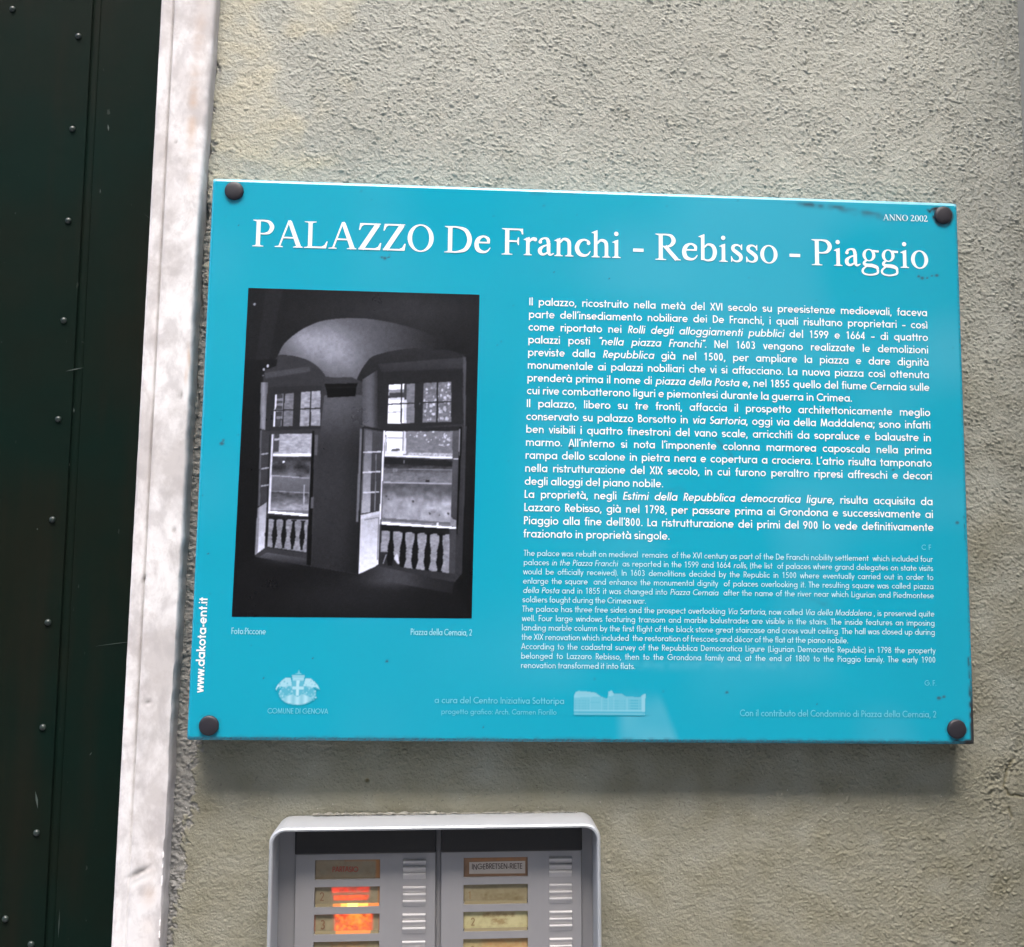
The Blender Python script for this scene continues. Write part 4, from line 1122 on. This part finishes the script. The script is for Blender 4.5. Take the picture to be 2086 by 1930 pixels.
# ------------------------------------------------------------------ city arms and the little drawing of a building
def printed_patch(name, x0, x1, z0, z1, sx0, sx1, sy0, sy1, draw, step):
    w, h = int((x1-x0)/step) + 1, int((z1-z0)/step) + 1
    X, Z = np.meshgrid(np.linspace(x0, x1, w), np.linspace(z0, z1, h))
    tx = sx0 + (X-x0)/(x1-x0)*(sx1-sx0); ty = sy1 + (Z-z0)/(z1-z0)*(sy0-sy1)
    c = Canvas(w, h, tx, ty); draw(c)
    a = np.clip(blur(c.a, 1), 0, 1)
    A = np.stack([a, np.zeros_like(a), np.zeros_like(a)], -1)
    big = np.maximum.reduce([a[:-1,:-1], a[1:,:-1], a[:-1,1:], a[1:,1:]])
    grid_mesh(name, X, np.full(X.shape, YT), Z, {"wear_and_light": A}, PANEL, sign, keep=big > .03)

def draw_arms(c):
    def P(*p): return [(p[i], p[i+1]) for i in range(0, len(p), 2)]
    rng = np.random.default_rng(7)
    body = [(890 + 470*math.cos(t), 850 + 290*math.sin(t)) for t in np.linspace(0, 6.28, 40)]
    c.fill(body, lambda x, y: .22 + .12*np.sin(x*.045)*np.sin(y*.05))
    c.fill(P(330,720,380,610,470,510,570,430,690,430,720,500,730,640,640,650,520,670,430,650), .55)
    c.fill(P(1450,730,1400,620,1310,520,1210,440,1080,440,1060,520,1040,650,1150,640,1260,680,1350,660), .60)
    c.fill(P(410,680,460,650,440,730,380,740), .08); c.fill(P(1340,660,1400,690,1390,740,1330,700), .08)
    c.fill(P(480,700,700,660,720,800,600,900,500,850), .14); c.fill(P(1060,670,1290,700,1300,820,1180,900,1050,800), .14)
    for _ in range(70):
        x, y = rng.uniform(420, 1360), rng.uniform(480, 1060); r = rng.uniform(10, 26)
        c.fill([(x+r*math.cos(t), y+r*math.sin(t)*1.3) for t in np.linspace(0, 6.28, 7)], rng.uniform(.15, .6))
    c.fill(P(500,1000,640,900,760,860,1040,860,1180,930,1260,1010,1100,1090,950,1140,780,1110,600,1080), lambda x, y: .48 + .14*np.sin(x*.03))
    c.fill(P(730,350,1060,350,1030,520,760,520), .40); c.fill(P(800,330,880,300,900,210,930,300,1000,330), .30); c.fill(P(760,430,1030,430,1030,470,760,470), .52)
    c.fill(P(740,500,1040,500,1030,760,970,880,890,930,800,880,750,760), .16)
    c.fill(P(850,490,930,490,915,900,850,900), .68); c.fill(P(750,650,1040,650,1040,730,750,730), .62)
    for y in (520, 540): c.fill(P(330,720,345,760,400,620,380,610), .7)
    c.a *= .95
printed_patch("coat_of_arms", -.2365, -.2025, -.1905, -.1630, 300, 1470, 185, 1165, draw_arms, .00035)

def draw_building(c):
    def P(*p): return [(p[i], p[i+1]) for i in range(0, len(p), 2)]
    c.fill(P(1290,75,1305,45,1330,35,1395,40,1470,50,1515,80,1560,98,1575,90,1580,40,1605,30,1625,55,1690,55,1730,80,1850,82,1870,60,1892,55,1890,235,1290,232), .30)
    c.fill(P(1292,75,1305,45,1395,40,1470,50,1515,82,1400,88,1292,92), .46); c.fill(P(1580,40,1605,30,1625,55,1620,75,1580,78), .48)
    c.fill(P(1860,70,1892,55,1890,235,1860,200), .52); c.fill(P(1290,205,1890,208,1890,222,1290,218), .14)
    for y in (112, 135, 158, 180):
        for x in list(range(1300, 1420, 16)) + list(range(1530, 1720, 14)): c.fill(P(x,y,x+7,y,x+7,y+13,x,y+13), .20)
        for x in range(1750, 1850, 14): c.fill(P(x,y-8,x+8,y-8,x+8,y+6,x,y+6), .10)
    for x in (1422, 1520, 1575, 1625, 1735): c.fill(P(x,90,x+5,90,x+5,205,x,205), .46)
    for y in (104, 128, 172): c.fill(P(1425,y,1510,y,1510,y+4,1425,y+4), .18)
    c.fill(P(1290,192,1860,194,1860,202,1290,200), .48)
    c.a *= .72
printed_patch("building_drawing", -.0125, .0435, -.1960, -.1765, 1280, 1896, 22, 240, draw_building, .00040)

# ------------------------------------------------------------------ domed screw caps at the four corners
def caps():
    n = Nodes("black_plastic_cap"); f = n.noise(120, 4)
    cmat = n.out(n.mix(f, (.010, .009, .013), (.022, .019, .026)), n.math('ADD', n.math('MULTIPLY', f, .2), .42), spec=.5)
    R = .0073; b = MB(); loops = []
    for r, d in ((1.0, .0), (1.0, .0011), (.985, .0015), (.94, .0019), (.84, .0023), (.66, .0026), (.42, .0028), (.18, .0029)):
        loops.append([(R*r*math.cos(t), -d, R*r*math.sin(t)) for t in np.linspace(0, 2*math.pi, 41)[:-1]])
    b.rings(loops, cap1=True); first = b.build("screw_cap", cmat, sign, smooth=True)
    for i, (x, z) in enumerate(((-.2824,.2057),(.2871,.2050),(-.2836,-.2052),(.2850,-.2043))):
        o = first if i == 0 else first.copy()
        if i: COL.objects.link(o); o.parent = sign
        o.location = (x, -.0001, z)
caps()

# ------------------------------------------------------------------ the doorbell panel under the sign
def doorbell():
    root = empty("doorbell_panel", (-.1135, 0, ZC - .275), (0, math.radians(-.85), 0))
    tag(root, "grey metal doorbell panel with two columns of name plates and buttons below the sign", "doorbell panel")
    def alu(name, c, rough, var=.08):
        n = Nodes(name); f = n.noise(35, 5); st = n.noise(260, 2, .5, n.mapped((1, 1, .06)))
        col = n.mix(f, tuple(x*(1-var) for x in c), tuple(x*(1+var) for x in c))
        col = n.mix(n.math('MULTIPLY', st, .12), col, (.2, .19, .18))
        return n.out(col, n.math('ADD', n.math('MULTIPLY', f, .16), rough - .08), .35, .5)
    HOOD = alu("painted_silver_hood", (.46, .48, .495), .38); FACE = alu("silver_grey_faceplate", (.31, .305, .31), .5)
    DARK = plain("black_plastic_strip", (.010, .009, .0085), .5, var=.2, scale=90)
    BTN = alu("pressed_metal_button", (.45, .44, .44), .34)
    YF, YB, YW = -.010, .0175, WALL_Y - .0015
    HW, HT, R = .1215, .30, .011
    # hood: rounded rectangular box, thin lip, hollow inside
    def rr(hw, top, bot, r, y, k=8):
        p = []
        for cx, cz, a0 in ((hw-r, top-r, 0), (-hw+r, top-r, 90), (-hw+r, bot+r, 180), (hw-r, bot+r, 270)):
            for t in np.radians(np.linspace(a0, a0+90, k)): p.append((cx + r*math.cos(t), y, cz + r*math.sin(t)))
        return p
    b = MB(); e = .0022
    b.rings([rr(HW, 0, -HT, R, YW), rr(HW, 0, -HT, R, YF+.0025), rr(HW-.0004, -.0004, -HT+.0004, R, YF+.0008), rr(HW-.0012, -.0012, -HT+.0012, R, YF),
             rr(HW-e-.0003, -e-.0003, -HT+e+.0003, R-e+.001, YF+.0004), rr(HW-e-.0008, -e-.0008, -HT+e+.0008, R-e, YF+.0016), rr(HW-e-.0008, -e-.0008, -HT+e+.0008, R-e, YB-.0001)])
    b.build("hood", HOOD, root, smooth=False, bevel=0)
    b = MB(); b.poly(rr(HW-.001, -.001, -HT+.001, R, YB)[::-1]); b.build("backplate", FACE, root)
    # crumbling plaster pushed up along the hood's top edge
    rg = np.random.default_rng(21); m = MB(); xs = np.linspace(-.095, .108, 90)
    k = np.convolve(rg.random(94), np.ones(5) / 5, 'valid'); a = np.where(xs < .0, 1.0, .55) * (.4 + 1.2 * np.maximum(k - .35, 0) + .5 * rg.random(90))
    sec = []
    for t in np.linspace(0, math.pi, 7):
        sec.append([(x, YW - .0012 - .0022 * q * math.sin(t) * (.7 + .6 * rg.random()), .0002 + .0020 * q * (1 - math.cos(t)) / 2 + .0004 * rg.normal()) for x, q in zip(xs, a)])
    m.rings(sec, closed=False); m.build("plaster_fillet", plain("pale_plaster_crumbs", (.27, .26, .22), .9, var=.3, scale=400, bump=.3), root, smooth=False)
    CARDS = {}
    def mat_card(name, c, c2, ink, hue):
        """yellowed plastic card; the attribute holds lamp glow (r), faded print and dark border (g), amber stain (b)"""
        n = Nodes(name); col_, ch = n.attr("card")
        f = n.ramp(n.noise(90, 5, .6), [(.3, 0), (.7, 1)])
        g = n.ramp(n.noise(260, 4, .6), [(.45, 0), (.7, 1)])
        col = n.mix(f, c, c2); col = n.mix(n.math('MULTIPLY', g, .3), col, (.16, .11, .055))
        col = n.mix(ch[2], col, (.42, .17, .05)); col = n.mix(ch[1], col, ink)
        if hue:
            col = n.mix(ch[0], col, (.12, .012, .006))
            fl = n.ramp(n.noise(230, 4, .65, n.mapped((1, 1, 1.5))), [(.35, .55), (.62, 1.25)])
            e = n.ramp(ch[0], [(0, hue[0]), (.6, hue[1]), (1, hue[2])])
            n.link(e, n.b.inputs["Emission Color"])
            n.link(n.math('MULTIPLY', n.math('MULTIPLY', n.math('MINIMUM', ch[0], .82), fl), LAMP), n.b.inputs["Emission Strength"])
        n.out(col, .28, spec=.4); return n.mat
    LAMP = .22
    for kd, c, c2, ink, hue in (("blank", (.235,.205,.14), (.27,.235,.16), (.15,.10,.06), None), ("red", (.235,.20,.125), (.27,.235,.15), (.15,.08,.04), ((1,.10,.05),(1,.050,.030),(1,.18,.04))),
                                ("orange", (.235,.20,.115), (.27,.23,.14), (.5,.03,.02), ((1,.12,.04),(1,.08,.025),(1,.30,.05))), ("paper", (.24,.135,.075), (.29,.17,.10), (.1,.05,.03), None),
                                ("one", (.225,.19,.105), (.27,.23,.14), (.15,.11,.045), None), ("yellow", (.40,.36,.185), (.46,.42,.23), (.24,.165,.07), None),
                                ("amber", (.27,.22,.12), (.31,.26,.15), (.22,.12,.05), None), ("amber_plain", (.36,.28,.13), (.42,.34,.17), (.3,.19,.07), None)):
        CARDS[kd] = mat_card(kd.replace("_", "") + "_name_card", c, c2, ink, hue)
    EDGE = plain("clear_plastic_edge", (.135, .112, .06), .6, scale=300, var=.1, spec=.15)
    PAPER = plain("white_paper_label", (.52, .46, .40), .8, var=.06, scale=200)
    INK = plain("dark_ink", (.09, .065, .06), .7, var=.2, scale=300)
    INK_B = plain("brown_print", (.17, .085, .04), .7, var=.3, scale=300)
    INK_R = plain("red_print", (.36, .075, .05), .7, var=.3, scale=300)
    SMUDGE = plain("faded_name_print", (.24, .165, .075), .6, var=.3, scale=300)
    def glow(name, c, k):
        n = Nodes(name); n.out((.12, .065, .02), .6, spec=.15); n.b.inputs["Emission Color"].default_value = (*c, 1); n.b.inputs["Emission Strength"].default_value = k; return n.mat
    GLOWS = [glow("yellow_lamp_edge", (1.0, .60, .10), .60), glow("orange_lamp_edge", (1.0, .34, .06), .36), glow("dim_lamp_edge", (1.0, .24, .05), .14)]
    font = LIGHT; rngw = np.random.default_rng(12)
    PW, PH, PD = .0486, .0143, .0020
    YM = .0125
    def plate(x0, z1, kind):
        """one recessed name plate, x0 left, z1 top; lettering and clear lower edge are its sub-parts"""
        x1, z0 = x0 + PW, z1 - PH; y = YM + PD
        flat = kind in ("blank", "paper"); k = 0 if flat else .0019
        w, h = 122, 36
        X, Z = np.meshgrid(np.linspace(x0, x1, w), np.linspace(z0 + k, z1, h))
        U = (X - x0) / PW; V = (z1 - Z) / PH                       # V grows downwards
        sd = sum(map(ord, kind)); q1 = noise2(h, w, 26, sd); q2 = noise2(h, w, 60, sd + 1); q3 = noise2(h, w, 9, sd + 2)
        glow_, ink, stain = (np.zeros(X.shape) for _ in range(3))
        def soft(a, b_, c, d, e=.02, f=.05): return smooth01(U, a-e, a+e) * (1-smooth01(U, b_-e, b_+e)) * smooth01(V, c-f, c+f) * (1-smooth01(V, d-f, d+f))
        rim = 1 - smooth01(np.minimum.reduce([X-x0, x1-X, Z-z0, z1-Z]), .0002, .0016)
        ink += .35 * rim  # card darkened around its border
        if kind == "blank":
            stain += .75 * soft(.93, 1.02, .05, .97, .02) + .35*soft(.45, .95, -.1, .12) + .14*(.6 + q3)
        elif kind == "red":
            glow_ += .55*soft(.26,.83,.04,.32,.03) * (.75 + q1) + .8*soft(.29,.82,.46,.72,.02,.04) * (.9 + .6*q1) + .14*soft(.26,.85,.2,.6)
            stain += .6*soft(.96,1.02,.02,1.0,.01)
            ink += .6*soft(.33,.78,.50,.66,.02,.03)*np.clip(q2*3, 0, 1) + .55*soft(.33,.78,.10,.26,.02,.03)*np.clip(q2*3, 0, 1)
        elif kind == "orange":
            glow_ += .80*soft(.31,.885,-.1,.90,.035) * (.90 + .6*q1) + .3*soft(.55,.72,.0,.2,.05)
            glow_ += .5*np.exp(-((U-.60)/.07)**2 - ((V-.10)/.16)**2) + .22*np.exp(-((U-.6)/.2)**2 - ((V-.45)/.3)**2)
            ink += .5*soft(.34,.86,.16,.32,.02,.02)*np.clip(.2+q2*3, 0, 1) + .5*soft(.34,.82,.50,.68,.02,.02)*np.clip(.2+q2*3, 0, 1) + .35*soft(.545,.56,.05,.55,.008)
        elif kind == "paper":
            stain += .5*soft(.1,.95,-.1,.22,.05)*(.6+q1)
        elif kind == "one":
            ink += .5*soft(.26,.85,.50,.86,.04)*np.clip(.5+q1*1.4+q3, 0, 1) + .4*soft(.33,.40,.40,.60,.03)*np.clip(.6+q1, 0, 1) + .4*soft(.80,.93,.66,.86,.03)
        elif kind == "yellow":
            ink += .75*soft(.30,.79,.12,.34,.03)*np.clip(.6+q1*1.6+q2, 0, 1) + .8*soft(.43,.68,.40,.70,.03)*np.clip(.6+q1*1.6+q2, 0, 1)
            stain += .22*soft(.3,.8,-.1,.25,.1)
        elif kind == "amber":
            stain += .45*soft(.25,.80,-.1,.8,.08)*(.8+q1)
        else:
            stain += .45*soft(.28,.95,-.1,.9,.1)*(.8+q1) + .3*soft(.9,1.02,-.1,1,.03)
        A = np.clip(np.stack([glow_, ink, stain], -1), 0, 1)
        o = grid_mesh("name_plate", X, np.full(X.shape, y), Z, {"card": A}, CARDS[kind], root)
        if k:                                                    # sloping clear lower edge
            m = MB()
            def strip(a, b_, mi): m.poly([(x0+a*PW, y-.0018, z0), (x0+b_*PW, y-.0018, z0), (x0+b_*PW, y-.00005, z0+k), (x0+a*PW, y-.00005, z0+k)], mi)
            if kind == "red":
                for a, b_, mi in ((.012,.28,0),(.28,.40,3),(.40,.50,2),(.50,.66,1),(.66,.82,2),(.82,.985,3)): strip(a, b_, mi)
            elif kind == "orange":
                for a, b_, mi in ((.012,.33,0),(.33,.86,3),(.86,.985,0)): strip(a, b_, mi)
            else: strip(.012, .985, 0)
            m.build("clear_edge", [EDGE] + GLOWS, o)
        m = MB(); mats = [INK, INK_B, INK_R, SMUDGE, PAPER]
        def word(t, a, d, size, mat, s=.13, hs=1.0, wob=.00012):
            sans_line(m, font, s, t, x0 + a*PW, z1 - d*PH, size, y-.0003, .3, hs, mat=mat, wobble=wob, rng=rngw)
        if kind == "blank": word("PARTASIO", .26, .64, .0040, 2, .15)
        elif kind == "red": word("2", .07, .72, .0066, 1, .12)
        elif kind == "orange": word("3", .09, .78, .0068, 1, .14)
        elif kind == "one": word("1", .06, .76, .0058, 3, .14)
        elif kind == "yellow": word("2", .11, .72, .0060, 3, .13)
        elif kind == "amber": word("4", .09, .80, .0066, 1, .13)
        elif kind == "amber_plain": word("3", .11, .80, .0060, 3, .13)
        if m.v: m.build("lettering", mats, o)
        if kind == "paper":
            m = MB(); m.poly([(x0+.0042, y-.0001, z0+.0022), (x1-.0020, y-.0001, z0+.0019), (x1-.0020, y-.0001, z1-.0033), (x0+.0042, y-.0001, z1-.0036)], 4)
            sans_line(m, font, .13, "INGEBRETSEN-RIETE", x0 + .0060, z1 - .0088, .0042, y-.0003, .3, .0385/(sans_width(font, "INGEBRETSEN-RIETE", .3)*.0042), mat=0, wobble=.00016, rng=rngw)
            m.build("paper_label", mats, o)
        return o
    def button(first=[None]):
        if first[0] is None:
            b = MB(); W2 = .0085
            for k in range(3):                                  # three raised ribs with rounded tops
                zt = -.0002 - .0049*k
                prof = [(0, zt), (-.0010, zt-.0001), (-.0017, zt-.0006), (-.0018, zt-.0012), (-.0012, zt-.0022), (-.0004, zt-.0036), (0, zt-.0046)]
                b.rings([[(x, y, z) for y, z in prof] for x in (-W2, W2)], closed=False)
                for x in (-W2, W2): b.poly([(x, y, z) for y, z in prof])
            first[0] = b.build("call_button", BTN, None)
            return first[0]
        o = first[0].copy(); COL.objects.link(o); return o
    for side, mx0, mx1, px, bx, kinds, dzp in (('l', -.1050, -.0012, -.0910, -.0252, ("blank", "red", "orange", "amber"), 0.0), ('r', .0036, .1092, .0202, .0850, ("paper", "one", "yellow", "amber_plain"), 0.0)):
        zt, zb = -.0245, -HT + .012
        tops = [-.0292 - .0196*k + dzp for k in range(len(kinds))]
        xs = [mx0, px, px + PW, mx1]
        zs = [zt]
        for t in tops: zs += [t, t - PH]
        zs.append(zb)
        f = MB()
        for i in range(3):
            for j in range(len(zs)-1):
                a0, a1, c1, c0 = xs[i], xs[i+1], zs[j], zs[j+1]
                if i == 1 and j % 2:
                    for q in (((a0,YM,c0),(a0,YM+PD+.0006,c0),(a0,YM+PD+.0006,c1),(a0,YM,c1)), ((a1,YM+PD+.0006,c0),(a1,YM,c0),(a1,YM,c1),(a1,YM+PD+.0006,c1)),
                              ((a0,YM,c1),(a0,YM+PD+.0006,c1),(a1,YM+PD+.0006,c1),(a1,YM,c1)), ((a0,YM+PD+.0006,c0),(a0,YM,c0),(a1,YM,c0),(a1,YM+PD+.0006,c0))): f.poly(q)
                else: f.poly([(a0,YM,c0),(a1,YM,c0),(a1,YM,c1),(a0,YM,c1)])
        for q in (((mx0,YM,zb),(mx0,YM,zt),(mx0-.0012,YB-.0002,zt),(mx0-.0012,YB-.0002,zb)), ((mx1,YM,zt),(mx1,YM,zb),(mx1+.0012,YB-.0002,zb),(mx1+.0012,YB-.0002,zt)),
                  ((mx0,YM,zt),(mx1,YM,zt),(mx1,YB-.0002,zt),(mx0,YB-.0002,zt)), ((mx0,YM,zb),(mx0,YB-.0002,zb),(mx1,YB-.0002,zb),(mx1,YM,zb))): f.poly(q)
        f.build("faceplate", FACE, root)
        s = MB(); s.box(mx0-.0006, mx1+.0006, YM-.0042, YB-.0002, zt+.0003, -.0055); s.build("cover_strip", DARK, root, bevel=.0012)
        for t, kd in zip(tops, kinds):
            plate(px + .0001, t - .0001, kd)
            o = button(); o.parent = root; o.location = (bx + .0085, YM - .0001, t - .0001)
doorbell()
